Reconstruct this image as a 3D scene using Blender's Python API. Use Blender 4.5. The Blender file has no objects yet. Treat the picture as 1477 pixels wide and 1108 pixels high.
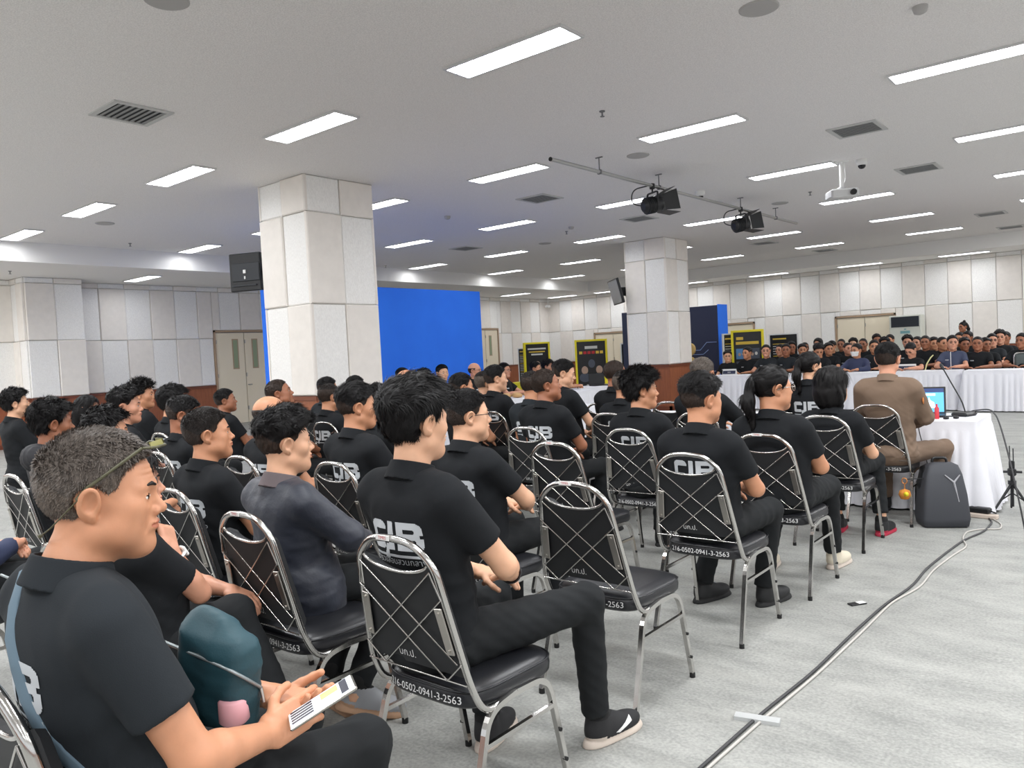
import bpy, math, random
import numpy as np
from mathutils import Vector, Matrix
R_ = math.radians
C = bpy.context.scene.collection
sc = bpy.context.scene
CZ = 3.96      # main ceiling height
SZ = 3.60      # lower ceiling along the walls

# ------------------------------------------------------------------ materials
MATS = {}
def s2l(c):
    return tuple(((x/12.92) if x <= 0.04045 else ((x+0.055)/1.055)**2.4) for x in c)
def mat(name, rgb, rough=0.6, metal=0.0, emit=0.0, noise=None, bump=None, spec=0.5, sheen=0.0, alpha=None, sss=0.0):
    """rgb in 0-255 sRGB; noise=(scale, amount, stretch) mottles the base colour; bump=(scale, strength, distance)"""
    if name in MATS: return MATS[name]
    m = bpy.data.materials.new(name); m.use_nodes = True
    nt = m.node_tree; b = nt.nodes['Principled BSDF']
    col = s2l([v/255 for v in rgb]) + (1,)
    b.inputs['Base Color'].default_value = col
    b.inputs['Roughness'].default_value = rough
    b.inputs['Metallic'].default_value = metal
    b.inputs['Specular IOR Level'].default_value = spec
    if sheen: b.inputs['Sheen Weight'].default_value = sheen
    if sss:
        b.inputs['Subsurface Weight'].default_value = sss
        b.inputs['Subsurface Radius'].default_value = (0.012, 0.005, 0.003)
        b.inputs['Subsurface Scale'].default_value = 1.0
    if emit:
        b.inputs['Emission Color'].default_value = col
        b.inputs['Emission Strength'].default_value = emit
    if noise or bump:
        tc = nt.nodes.new('ShaderNodeTexCoord')
    if noise:
        sc_, amt, st = noise
        mp = nt.nodes.new('ShaderNodeMapping'); mp.inputs['Scale'].default_value = st
        nz = nt.nodes.new('ShaderNodeTexNoise'); nz.inputs['Scale'].default_value = sc_; nz.inputs['Detail'].default_value = 5
        nt.links.new(tc.outputs['Object'], mp.inputs['Vector']); nt.links.new(mp.outputs['Vector'], nz.inputs['Vector'])
        cr = nt.nodes.new('ShaderNodeValToRGB')
        cr.color_ramp.elements[0].position = 0.3; cr.color_ramp.elements[1].position = 0.7
        cr.color_ramp.elements[0].color = tuple(max(0, c*(1-amt)) for c in col[:3])+(1,)
        cr.color_ramp.elements[1].color = tuple(min(1, c*(1+amt)) for c in col[:3])+(1,)
        nt.links.new(nz.outputs['Fac'], cr.inputs['Fac']); nt.links.new(cr.outputs['Color'], b.inputs['Base Color'])
    if bump:
        nb = nt.nodes.new('ShaderNodeTexNoise'); nb.inputs['Scale'].default_value = bump[0]; nb.inputs['Detail'].default_value = 4
        nt.links.new(tc.outputs['Object'], nb.inputs['Vector'])
        bp = nt.nodes.new('ShaderNodeBump'); bp.inputs['Strength'].default_value = bump[1]; bp.inputs['Distance'].default_value = bump[2]
        nt.links.new(nb.outputs['Fac'], bp.inputs['Height']); nt.links.new(bp.outputs['Normal'], b.inputs['Normal'])
    MATS[name] = m
    return m

# ------------------------------------------------------------------ mesh builder
def make_mesh(name, V, F, mats, fmat=None, smooth=True):
    me = bpy.data.meshes.new(name)
    V = np.asarray(V, dtype=np.float32)
    if isinstance(F, np.ndarray):
        n, k = F.shape
        me.vertices.add(len(V)); me.vertices.foreach_set('co', V.ravel())
        me.loops.add(n*k); me.loops.foreach_set('vertex_index', F.astype(np.int32).ravel())
        me.polygons.add(n)
        me.polygons.foreach_set('loop_start', np.arange(0, n*k, k, dtype=np.int32))
        me.polygons.foreach_set('loop_total', np.full(n, k, dtype=np.int32))
        me.update(calc_edges=True)
    else:
        me.from_pydata([tuple(map(float, v)) for v in V], [], F)
    for m in (mats if isinstance(mats, (list, tuple)) else [mats]): me.materials.append(m)
    if fmat is not None: me.polygons.foreach_set('material_index', np.asarray(fmat, dtype=np.int32))
    me.polygons.foreach_set('use_smooth', np.full(len(me.polygons), bool(smooth)) if isinstance(smooth, bool) else np.asarray(smooth))
    me.update()
    return me

class MB:
    def __init__(s): s.v = []; s.f = []; s.m = []; s.s = []
    def add(s, V, F, mi=0, smooth=False, M=None):
        o = len(s.v)
        for v in V:
            s.v.append(tuple(M @ Vector(v)) if M is not None else tuple(v))
        for f in F:
            s.f.append([i+o for i in f]); s.m.append(mi); s.s.append(smooth)
    def box(s, x0, x1, y0, y1, z0, z1, mi=0, bev=0, M=None):
        if bev <= 0:
            V = [(x, y, z) for x in (x0, x1) for y in (y0, y1) for z in (z0, z1)]
            F = [(0,1,3,2),(4,6,7,5),(0,4,5,1),(2,3,7,6),(0,2,6,4),(1,5,7,3)]
            s.add(V, F, mi, False, M); return
        b = min(bev, (x1-x0)*.49, (y1-y0)*.49, (z1-z0)*.49)
        V = []; idx = {}
        for ix, (xa, sx) in enumerate(((x0, 1), (x1, -1))):
            for iy, (ya, sy) in enumerate(((y0, 1), (y1, -1))):
                for iz, (za, sz) in enumerate(((z0, 1), (z1, -1))):
                    for k in range(3):
                        p = [xa+sx*b, ya+sy*b, za+sz*b]; p[k] = (xa, ya, za)[k]
                        idx[ix, iy, iz, k] = len(V); V.append(p)
        F = []
        g = lambda a, b_, c, k: idx[a, b_, c, k]
        for k in range(3):
            for side in (0, 1):
                q = []
                for (p, r) in ((0,0),(0,1),(1,1),(1,0)):
                    t = [p, r]; t.insert(k, side); q.append(g(*t, k))
                F.append(q)
        for k in range(3):       # edges along axis k
            a, c = [i for i in range(3) if i != k]
            for p in (0, 1):
                for r in (0, 1):
                    def I(e, w):
                        t = [0, 0, 0]; t[a] = p; t[c] = r; t[k] = e; return g(*t, w)
                    F.append([I(0, a), I(0, c), I(1, c), I(1, a)])
        for t in [(a, b_, c) for a in (0,1) for b_ in (0,1) for c in (0,1)]:
            F.append([g(*t, 0), g(*t, 1), g(*t, 2)])
        # orient outward
        cen = Vector(((x0+x1)/2, (y0+y1)/2, (z0+z1)/2)); G = []
        for f in F:
            P = [Vector(V[i]) for i in f]; n = (P[1]-P[0]).cross(P[2]-P[0])
            if n.dot(sum(P, Vector())/len(P)-cen) < 0: f = f[::-1]
            G.append(f)
        s.add(V, G, mi, False, M)
    def tube(s, pts, r, n=8, mi=0, cap=True, square=False, M=None, closed=False, smooth=True, flat=1.0):
        pts = [Vector(p) for p in pts]; N = len(pts)
        if square: n = 4
        V = []; F = []
        prev = None
        for i, p in enumerate(pts):
            if closed: t = (pts[(i+1) % N]-pts[i-1])
            else: t = (pts[min(i+1, N-1)]-pts[max(i-1, 0)])
            t.normalize()
            if prev is None:
                u = Vector((0, 0, 1)) if abs(t.z) < .9 else Vector((0, 1, 0))
                a = t.cross(u).normalized()
            else:
                a = (prev - t*prev.dot(t)).normalized()
            prev = a; b = t.cross(a)
            rr = r[i] if isinstance(r, (list, tuple)) else r
            for k in range(n):
                an = 2*math.pi*(k+(.5 if square else 0))/n
                V.append(p + a*math.cos(an)*rr*(1.414 if square else 1) + b*math.sin(an)*rr*flat*(1.414 if square else 1))
        R = N if closed else N-1
        for i in range(R):
            for k in range(n):
                j = (i+1) % N
                F.append((i*n+k, i*n+(k+1) % n, j*n+(k+1) % n, j*n+k))
        s.add(V, F, mi, smooth and not square, M)
        if cap and not closed:
            s.add(V[:n], [tuple(range(n))[::-1]], mi, False, M); s.add(V[-n:], [tuple(range(n))], mi, False, M)
    def lathe(s, prof, n=24, mi=0, M=None, smooth=True):
        V = []; F = []
        for r, z in prof:
            for k in range(n): V.append((r*math.cos(2*math.pi*k/n), r*math.sin(2*math.pi*k/n), z))
        for i in range(len(prof)-1):
            for k in range(n): F.append((i*n+k, i*n+(k+1) % n, (i+1)*n+(k+1) % n, (i+1)*n+k))
        s.add(V, F, mi, smooth, M)
        if prof[0][0] > 1e-5: s.add(V[:n], [tuple(range(n))[::-1]], mi, False, M)
        if prof[-1][0] > 1e-5: s.add(V[-n:], [tuple(range(n))], mi, False, M)
    def quad(s, pts, mi=0, M=None): s.add(pts, [tuple(range(len(pts)))], mi, False, M)
    def prism(s, poly, z0, z1, mi=0, M=None):
        n = len(poly)
        V = [(x, y, z0) for x, y in poly]+[(x, y, z1) for x, y in poly]
        F = [tuple(range(n))[::-1], tuple(range(n, 2*n))]+[(i, (i+1) % n, n+(i+1) % n, n+i) for i in range(n)]
        s.add(V, F, mi, False, M)
    def build(s, name, mats, parent=None, loc=None, smooth=None):
        me = make_mesh(name, np.array(s.v), s.f, mats, s.m, np.array(s.s) if smooth is None else smooth)
        return link(name, me, parent, loc)

def link(name, me, parent=None, loc=None, rz=0):
    o = bpy.data.objects.new(name, me); C.objects.link(o)
    if parent is not None: o.parent = parent
    if loc is not None: o.location = loc
    if rz: o.rotation_euler = (0, 0, rz)
    return o
def tag(o, label=None, cat=None, group=None, kind=None):
    if label: o['label'] = label
    if cat: o['category'] = cat
    if group: o['group'] = group
    if kind: o['kind'] = kind
    return o
def thing(name, label, cat, loc=(0, 0, 0), rz=0, group=None):
    o = link(name, None, None, loc, rz); return tag(o, label, cat, group)
def copy_tree(o, parent=None):
    c = o.copy(); C.objects.link(c)
    if parent is not None: c.parent = parent
    for ch in list(o.children): copy_tree(ch, c)
    return c
def fillet(pts, rad, n=5):
    """round the corners of a polyline"""
    P = [Vector(p) for p in pts]; out = [P[0]]
    for i in range(1, len(P)-1):
        a, b, c = P[i-1], P[i], P[i+1]
        r = rad[i-1] if isinstance(rad, (list, tuple)) else rad
        da, dc = (a-b), (c-b); r = min(r, da.length*.48, dc.length*.48)
        p0 = b+da.normalized()*r; p1 = b+dc.normalized()*r
        for k in range(n+1):
            t = k/n; out.append(p0*(1-t)**2 + b*2*t*(1-t) + p1*t*t)
    out.append(P[-1]); return out
_TC = {}
def text_mesh(txt, size=1.0, bold=0.0):
    """2D triangles of a text: verts (n,2) centred on the origin, faces"""
    k = (txt, bold)
    if k not in _TC:
        cu = bpy.data.curves.new('t', 'FONT'); cu.body = txt; cu.size = 1; cu.align_x = 'CENTER'; cu.align_y = 'CENTER'; cu.offset = bold; cu.resolution_u = 3
        ob = bpy.data.objects.new('t', cu); C.objects.link(ob)
        bpy.context.view_layer.update()
        dg = bpy.context.evaluated_depsgraph_get()
        me = bpy.data.meshes.new_from_object(ob.evaluated_get(dg))
        V = np.array([v.co[:2] for v in me.vertices]).reshape(-1, 2); F = [tuple(p.vertices) for p in me.polygons]
        bpy.data.objects.remove(ob); bpy.data.meshes.remove(me); bpy.data.curves.remove(cu)
        _TC[k] = (V, F)
    V, F = _TC[k]
    return V*size, F
def add_text(mb, txt, size, M, mi=0, bold=0.0):
    V, F = text_mesh(txt, size, bold)
    mb.add([(x, y, 0) for x, y in V], F, mi, False, M)
def frame_M(origin, u, v):
    """matrix whose local x -> u, y -> v, z -> u x v"""
    u = Vector(u).normalized(); v = Vector(v).normalized(); w = u.cross(v)
    M = Matrix.Identity(4)
    for i in range(3): M[i][0] = u[i]; M[i][1] = v[i]; M[i][2] = w[i]; M[i][3] = origin[i]
    return M

# ------------------------------------------------------------------ camera
cam = bpy.data.cameras.new('camera'); co = bpy.data.objects.new('camera', cam); C.objects.link(co)
FPX = 1117.7
cam.sensor_width = 36; cam.lens = 36*FPX/1477; cam.clip_start = .05; cam.clip_end = 200
yaw, pitch, roll = -.6897, -.0388, -.0509
f_ = Vector((math.sin(yaw)*math.cos(pitch), math.cos(yaw)*math.cos(pitch), math.sin(pitch)))
r_ = Vector((math.cos(yaw), -math.sin(yaw), 0)); u_ = r_.cross(f_)
r2 = r_*math.cos(roll)+u_*math.sin(roll); u2 = -r_*math.sin(roll)+u_*math.cos(roll)
Mc = Matrix.Identity(4)
for i in range(3): Mc[i][0] = r2[i]; Mc[i][1] = u2[i]; Mc[i][2] = -f_[i]
Mc[2][3] = 1.48
co.matrix_world = Mc
sc.camera = co
sc.view_settings.view_transform = 'Standard'; sc.view_settings.look = 'None'; sc.view_settings.gamma = 1
sc.view_settings.exposure = 0.13
sc.cycles.use_denoising = True
sc.cycles.max_bounces = 6; sc.cycles.diffuse_bounces = 4; sc.cycles.glossy_bounces = 3
sc.cycles.sample_clamp_indirect = 6

# ------------------------------------------------------------------ shared materials
M_ceil = mat('ceiling_plaster', (236, 233, 231), .9, noise=(95, .12, (1,1,1)), bump=(90, .35, .012))
M_beam = mat('beam_plaster', (240, 238, 235), .9)
M_smooth = mat('panel_fabric', (240, 234, 227), .9, noise=(8, .03, (1,1,1)))
M_tex = mat('panel_fissured', (248, 246, 243), .9, noise=(90, .07, (1,1,.35)), bump=(80, .5, .01))
M_wood = mat('wainscot_wood', (150, 88, 58), .45, noise=(6, .16, (6,6,.6)))
M_woodtrim = mat('wainscot_trim', (120, 66, 44), .4)
M_door = mat('door_cream', (238, 226, 202), .5)
M_doorframe = mat('door_frame_tan', (176, 150, 124), .6)
M_glassgreen = mat('door_glass', (150, 165, 135), .15)
M_chrome = mat('chrome', (205, 203, 200), .16, 1.0)
M_chrome2 = mat('brushed_steel', (190, 186, 180), .35, 1.0)
M_vinyl = mat('black_vinyl', (32, 33, 37), .34, noise=(3, .1, (1,1,1)), bump=(120, .15, .002))
M_backvinyl = mat('black_back_panel', (26, 28, 31), .6)
M_rubber = mat('rubber', (24, 24, 25), .8)
M_white = mat('white_plastic', (232, 232, 230), .4)
M_whiteletter = mat('white_lettering', (225, 225, 225), .6)
M_silver = mat('silver_print', (196, 200, 204), .5)
M_black = mat('black_plastic', (22, 23, 26), .45)
M_cloth = mat('white_cloth', (232, 232, 238), .8, bump=(14, .1, .02))
M_grey = mat('grey_metal', (120, 120, 122), .5)
M_red = mat('red_plastic', (190, 40, 45), .5)
M_yellow = mat('yellow_frame', (238, 222, 40), .5)
M_navy = mat('navy_print', (38, 46, 74), .5)
M_blue = mat('blue_fabric', (44, 124, 255), .85, noise=(2, .05, (1,1,1)))
M_cable = mat('grey_cable', (150, 148, 145), .6)
M_cable_dark = mat('dark_cable', (60, 60, 62), .6)
M_emit = mat('fluorescent_glow', (250, 252, 255), .5, emit=17.0)
M_scr = mat('screen_dark', (20, 22, 26), .12)
M_louver = mat('louver_aluminium', (215, 215, 215), .35, .3)
M_gap = mat('panel_gap', (170, 165, 160), .9)

# floor
def floor_mat():
    m = bpy.data.materials.new('floor_vinyl'); m.use_nodes = True; nt = m.node_tree; b = nt.nodes['Principled BSDF']
    tc = nt.nodes.new('ShaderNodeTexCoord')
    mp = nt.nodes.new('ShaderNodeMapping'); mp.inputs['Scale'].default_value = (.7, 1.5, 1); mp.inputs['Rotation'].default_value = (0, 0, .2)
    n1 = nt.nodes.new('ShaderNodeTexNoise'); n1.inputs['Scale'].default_value = 3.2; n1.inputs['Detail'].default_value = 8; n1.inputs['Roughness'].default_value = .7
    n2 = nt.nodes.new('ShaderNodeTexNoise'); n2.inputs['Scale'].default_value = 75; n2.inputs['Detail'].default_value = 4
    nt.links.new(tc.outputs['Object'], mp.inputs[0]); nt.links.new(mp.outputs[0], n1.inputs['Vector']); nt.links.new(tc.outputs['Object'], n2.inputs['Vector'])
    cr = nt.nodes.new('ShaderNodeValToRGB')
    cr.color_ramp.elements[0].position = .38; cr.color_ramp.elements[0].color = s2l((.515, .52, .508))+(1,)
    cr.color_ramp.elements[1].position = .62; cr.color_ramp.elements[1].color = s2l((.665, .665, .648))+(1,)
    mx = nt.nodes.new('ShaderNodeMath'); mx.operation = 'MULTIPLY_ADD'; mx.inputs[1].default_value = .42; mx.inputs[2].default_value = 0
    ad = nt.nodes.new('ShaderNodeMath'); ad.operation = 'MULTIPLY_ADD'; ad.inputs[1].default_value = .58
    nt.links.new(n2.outputs['Fac'], mx.inputs[0]); nt.links.new(n1.outputs['Fac'], ad.inputs[0]); nt.links.new(mx.outputs[0], ad.inputs[2])
    nt.links.new(ad.outputs[0], cr.inputs['Fac']); nt.links.new(cr.outputs['Color'], b.inputs['Base Color'])
    b.inputs['Roughness'].default_value = .62
    bp = nt.nodes.new('ShaderNodeBump'); bp.inputs['Strength'].default_value = .12; bp.inputs['Distance'].default_value = .004
    nt.links.new(n2.outputs['Fac'], bp.inputs['Height']); nt.links.new(bp.outputs['Normal'], b.inputs['Normal'])
    return m
M_floor = floor_mat()

# ------------------------------------------------------------------ the room
XL, XR, YB, YF = -18.8, 7.5, 25.3, -5.5
mb = MB(); mb.box(XL-.2, XR+.2, YF-.2, YB+.2, -.1, 0); tag(mb.build('floor', M_floor), kind='structure')
mb = MB()     # main ceiling with the lower strip along the left and back walls
mb.box(-15.75, XR+.2, YF-.2, 23.7, CZ, CZ+.1)
tag(mb.build('ceiling', M_ceil), kind='structure')
mb = MB()
mb.box(XL-.2, -15.75, YF-.2, YB+.2, SZ, CZ+.1); mb.box(-15.75, XR+.2, 23.7, YB+.2, SZ, CZ+.1)
tag(mb.build('ceiling_lower_strip', M_beam), kind='structure')

def panel(mb, o, u, n, w, z0, z1, mi, d=.045, b=.014):
    """padded panel standing out from a wall: o corner (x,y), u along the wall, n outward (2D)"""
    def P(a, z, e): return (o[0]+u[0]*a+n[0]*e, o[1]+u[1]*a+n[1]*e, z)
    g = .004
    V = [P(g, z0+g, 0), P(w-g, z0+g, 0), P(w-g, z1-g, 0), P(g, z1-g, 0),
         P(g, z0+g, d-b), P(w-g, z0+g, d-b), P(w-g, z1-g, d-b), P(g, z1-g, d-b),
         P(g+b, z0+g+b, d), P(w-g-b, z0+g+b, d), P(w-g-b, z1-g-b, d), P(g+b, z1-g-b, d)]
    F = [(8, 9, 10, 11)]
    for a in (0, 4):
        for k in range(4): F.append((a+k, a+(k+1) % 4, a+4+(k+1) % 4, a+4+k))
    cr = u[0]*n[1]-u[1]*n[0]
    if cr > 0: F = [f[::-1] for f in F]
    mb.add(V, F, mi, False)
ROWS = [(1.06, 2.27), (2.27, 3.48), (3.48, None)]
def paneled(mb, o, u, n, length, top, w=.6, par=0, holes=(), woodin=True):
    """wainscot + rows of padded panels. holes: (a0, a1, z1) doors to leave free"""
    k = int(round(length/w)); w = length/k
    for i in range(k):
        a0, a1 = i*w, (i+1)*w
        for r, (z0, z1) in enumerate(ROWS):
            z1 = top if z1 is None else z1
            if z1-z0 < .02: continue
            mi = 1 if (i+r+par) % 2 else 0
            segs = [(a0, a1, z0)]
            for (h0, h1, hz) in holes:
                new = []
                for (s0, s1, sz) in segs:
                    if h1 <= s0 or h0 >= s1 or hz <= sz: new.append((s0, s1, sz)); continue
                    if h0 > s0+.03: new.append((s0, h0, sz))
                    if h1 < s1-.03: new.append((h1, s1, sz))
                    if hz < z1-.03: new.append((max(s0, h0), min(s1, h1), hz))
                segs = new
            for (s0, s1, sz) in segs:
                panel(mb, (o[0]+u[0]*s0, o[1]+u[1]*s0), u, n, s1-s0, sz, z1, mi, .05 if mi == 0 else .03)
    cuts = [0]+[x for h in sorted(holes) for x in h[:2]]+[length]
    for a, b in zip(cuts[::2], cuts[1::2]):
        if b-a < .02: continue
        def q(e0, e1, z0, z1, mi):
            xs = [o[0]+u[0]*t+n[0]*e for t in (a, b) for e in (e0, e1)]; ys = [o[1]+u[1]*t+n[1]*e for t in (a, b) for e in (e0, e1)]
            mb.box(min(xs), max(xs), min(ys), max(ys), z0, z1, mi)
        q(-.01, .03, .1, 1.0, 2); q(-.01, .05, 1.0, 1.055, 3); q(-.01, .04, 0, .1, 3)
WM = [M_smooth, M_tex, M_wood, M_woodtrim, M_gap]
# left wall (x = XL), doors
mb = MB(); mb.box(XL-.2, XL, YF, YB, 0, SZ, 4)
o = (XL, 7.28); paneled(mb, (XL, 7.28), (0, 1), (1, 0), YB-7.28, SZ, .6, 0, holes=((10.67-7.28, 12.35-7.28, 2.48), (20.6-7.28, 22.1-7.28, 2.46)))
paneled(mb, (XL, YF), (0, 1), (1, 0), 6.1-YF, SZ, .6, 1)
tag(mb.build('wall_left', WM), kind='structure')
mb = MB(); mb.box(XL, -18.1, 6.12, 7.26, 0, SZ, 4)   # pilaster against the left wall
paneled(mb, (-18.1, 6.12), (0, 1), (1, 0), 1.14, SZ, .57, 1); paneled(mb, (XL, 6.12), (1, 0), (0, -1), .7, SZ, .35, 0)
tag(mb.build('wall_left_pilaster', WM), kind='structure')
mb = MB(); mb.box(XL, XR, YB, YB+.2, 0, SZ, 4)
bh = ((-16.6-XL, -14.9-XL, 2.12), (-11.35-XL, -10.2-XL, 2.14), (-7.6-XL, -5.85-XL, 2.12))
paneled(mb, (XL, YB), (1, 0), (0, -1), XR-XL, SZ, .6, 1, holes=bh)
tag(mb.build('wall_back', WM), kind='structure')
def light_gap_wall(name, horizontal, a0, a1, pos, thick):  # unseen wall; its openings are added to let world light brighten the ceiling
    mb = MB()
    def B(s0, s1, z0, z1, mi):
        if horizontal: mb.box(s0, s1, min(pos, pos+thick), max(pos, pos+thick), z0, z1, mi)
        else: mb.box(min(pos, pos+thick), max(pos, pos+thick), s0, s1, z0, z1, mi)
    B(a0, a1, 0, .7, 2); B(a0, a1, 3.5, CZ, 1)
    n = int((a1-a0)/4)
    for k in range(n+1): s0 = a0+(a1-a0-.5)*k/n; B(s0, s0+.5, .7, 3.5, 1)
    tag(mb.build(name, WM), kind='structure')
light_gap_wall('wall_right', False, YF, YB, XR, .2); light_gap_wall('wall_front', True, XL, XR, YF, -.2)
w = bpy.data.worlds.new('ambient_fill'); sc.world = w; w.use_nodes = True  # even ambient fill, added to light the room through the wall openings
w.node_tree.nodes['Background'].inputs[0].default_value = (.92, .96, 1, 1); w.node_tree.nodes['Background'].inputs[1].default_value = 1.0
# square columns clad in the same panels
def column(x0, x1, y0, y1, name):
    mb = MB(); mb.box(x0+.03, x1-.03, y0+.03, y1-.03, 0, CZ, 4)
    for o, u, n, L, p in (((x1-.04, y0), (0, 1), (1, 0), y1-y0, 1), ((x0, y0+.04), (1, 0), (0, -1), x1-x0, 1), ((x0+.04, y0), (0, 1), (-1, 0), y1-y0, 0), ((x0, y1-.04), (1, 0), (0, 1), x1-x0, 0)):
        paneled(mb, o, u, n, L, CZ, .53, p)
    tag(mb.build(name, WM), kind='structure')
column(-9.5, -8.44, 6.2, 7.35, 'wall_column_near')
column(-9.52, -8.45, 15.92, 17.04, 'wall_column_far')

# doors
def leaf(mb, o, u, n, a0, a1, z1, win=None):
    def B(e0, e1, s0, s1, z0, zz, mi):
        xs = [o[0]+u[0]*t+n[0]*e for t in (s0, s1) for e in (e0, e1)]; ys = [o[1]+u[1]*t+n[1]*e for t in (s0, s1) for e in (e0, e1)]
        mb.box(min(xs), max(xs), min(ys), max(ys), z0, zz, mi)
    B(.0, .03, a0+.01, a1-.01, .01, z1-.02, 0)
    if win:
        B(.03, .036, win[0], win[1], win[2], win[3], 1); B(.036, .040, win[0]+.03, win[1]-.03, win[2]+.03, win[3]-.03, 2)
def door(name, o, u, n, L, z1, leaves, wins, knob):
    d = link(name, None, None, (0, 0, 0)); tag(d, kind='structure')
    mb = MB()
    def B(mb, e0, e1, s0, s1, z0, zz, mi=0):
        xs = [o[0]+u[0]*t+n[0]*e for t in (s0, s1) for e in (e0, e1)]; ys = [o[1]+u[1]*t+n[1]*e for t in (s0, s1) for e in (e0, e1)]
        mb.box(min(xs), max(xs), min(ys), max(ys), z0, zz, mi)
    B(mb, 0, .06, 0, .05, 0, z1); B(mb, 0, .06, L-.05, L, 0, z1); B(mb, 0, .06, 0, L, z1-.05, z1)
    mb.build('door_frame', M_doorframe, d)
    for (a0, a1), w in zip(leaves, wins):
        mb = MB(); leaf(mb, o, u, n, a0, a1, z1-.05, w); lf = mb.build('door_leaf', [M_door, M_doorframe, M_glassgreen], d)
        if w is not None or True:
            hb = MB()
            for hz in (.35, z1*.5, z1-.35): B(hb, .03, .05, a0+.005, a0+.03, hz, hz+.1)
            hb.build('hinge', M_chrome2, lf)
    kb = MB(); c = (o[0]+u[0]*knob+n[0]*.07, o[1]+u[1]*knob+n[1]*.07)
    kb.tube([(c[0]-n[0]*.05, c[1]-n[1]*.05, 1.02), (c[0], c[1], 1.02), (c[0]+u[0]*.1, c[1]+u[1]*.1, 1.02)], .012, 8); kb.build('door_handle', M_chrome2, d)
door('door_1', (XL, 10.67), (0, 1), (1, 0), 1.68, 2.48, ((.05, .88), (.88, 1.63)), ((.52, .70, 1.45, 2.25), (1.1, 1.28, 1.45, 2.25)), .93)
door('door_2', (XL, 20.6), (0, 1), (1, 0), 1.5, 2.46, ((.05, .75), (.75, 1.45)), ((.3, .45, 1.45, 2.2), (.95, 1.1, 1.45, 2.2)), .8)
door('door_3', (-16.6, YB), (1, 0), (0, -1), 1.7, 2.12, ((.05, .85), (.85, 1.65)), (None, None), .9)
door('door_4', (-11.35, YB), (1, 0), (0, -1), 1.15, 2.14, ((.05, 1.1),), (None,), .15)
door('door_5', (-7.6, YB), (1, 0), (0, -1), 1.75, 2.12, ((.05, .87), (.87, 1.7)), (None, None), .92)

# ------------------------------------------------------------------ ceiling fixtures
LW, LL = .28, 1.2
lf = thing('ceiling_light', 'x', 'ceiling light', (0, 0, CZ))
mb = MB()
for (x0, x1, y0, y1) in ((-LL/2-.02, LL/2+.02, -LW/2-.02, -LW/2), (-LL/2-.02, LL/2+.02, LW/2, LW/2+.02), (-LL/2-.02, -LL/2, -LW/2, LW/2), (LL/2, LL/2+.02, -LW/2, LW/2)):
    mb.box(x0, x1, y0, y1, -.022, .001)
mb.build('light_frame', M_louver, lf)
mb = MB(); mb.quad([(-LL/2, -LW/2, -.003), (-LL/2, LW/2, -.003), (LL/2, LW/2, -.003), (LL/2, -LW/2, -.003)]); mb.build('diffuser', M_emit, lf)
mb = MB()
for i in range(1, 12):
    x = -LL/2+i*LL/12; mb.box(x-.002, x+.002, -LW/2, LW/2, -.018, -.005)
mb.box(-LL/2, LL/2, -.004, .004, -.018, -.005)
mb.build('louver', M_louver, lf)
rowname = ['nearest', 'second', 'third', 'fourth', 'fifth', 'sixth']
spots = []
for r in range(-2, 6):
    for c in range(-2, 6):
        x, y = -1.291-2.7326*c, 5.078+3.25*r
        spots.append((x, y, CZ, r, c))
sof = [(-17.45, 8.3), (-17.45, 21.6), (-17.45, 24.45), (-15.3, 24.45), (-12.1, 24.45), (-9.35, 24.45), (-6.6, 24.45), (-3.9, 24.45)]
def seen(x, y, z, m=0):
    v = Vector((x, y, z-1.48)); d = v.dot(f_)
    if d < .3: return False
    return -740-m < FPX*v.dot(r2)/d < 740+m and -555-m < -FPX*v.dot(u2)/d < 555+m
first = True; nl = 0
ORD = ['first', 'second', 'third', 'fourth', 'fifth', 'sixth', 'seventh', 'eighth']
for (x, y, z, r, c) in spots:
    if not (seen(x-.6, y, z, 5) or seen(x+.6, y, z, 5) or seen(x, y, z, 5)):
        # the same tube fixture out of the frame: only its light is needed
        ld = bpy.data.lights.new('unseen_lamp', 'AREA'); ld.shape = 'RECTANGLE'; ld.size = LL; ld.size_y = LW; ld.energy = 60; ld.color = (.97, .985, 1)
        lo = bpy.data.objects.new('unseen_lamp', ld); C.objects.link(lo); lo.location = (x, y, z-.03); continue
    o = lf if first else copy_tree(lf); first = False
    o.location = (x, y, z); nl += 1
    if (r, c) == (3, 3): pass
    o['label'] = f"louvred ceiling light, {ORD[max(0, c)]} from the right in the {ORD[max(0, r)]} row from the camera"
    o['group'] = 'louvred lights of the main ceiling'
sl = ['above the double door with glass slots', 'above the far door of the left wall', 'in the far corner of the room', 'second from the far corner of the room',
      'just left of the far column', 'just right of the far column', 'above the double door without glass', 'right of the floor standing air conditioner']
for (x, y), s_ in zip(sof, sl):
    o = copy_tree(lf); o.location = (x, y, SZ); o['label'] = 'ceiling light in the lowered strip, ' + s_; o['group'] = 'lights of the lowered ceiling strip'

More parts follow.
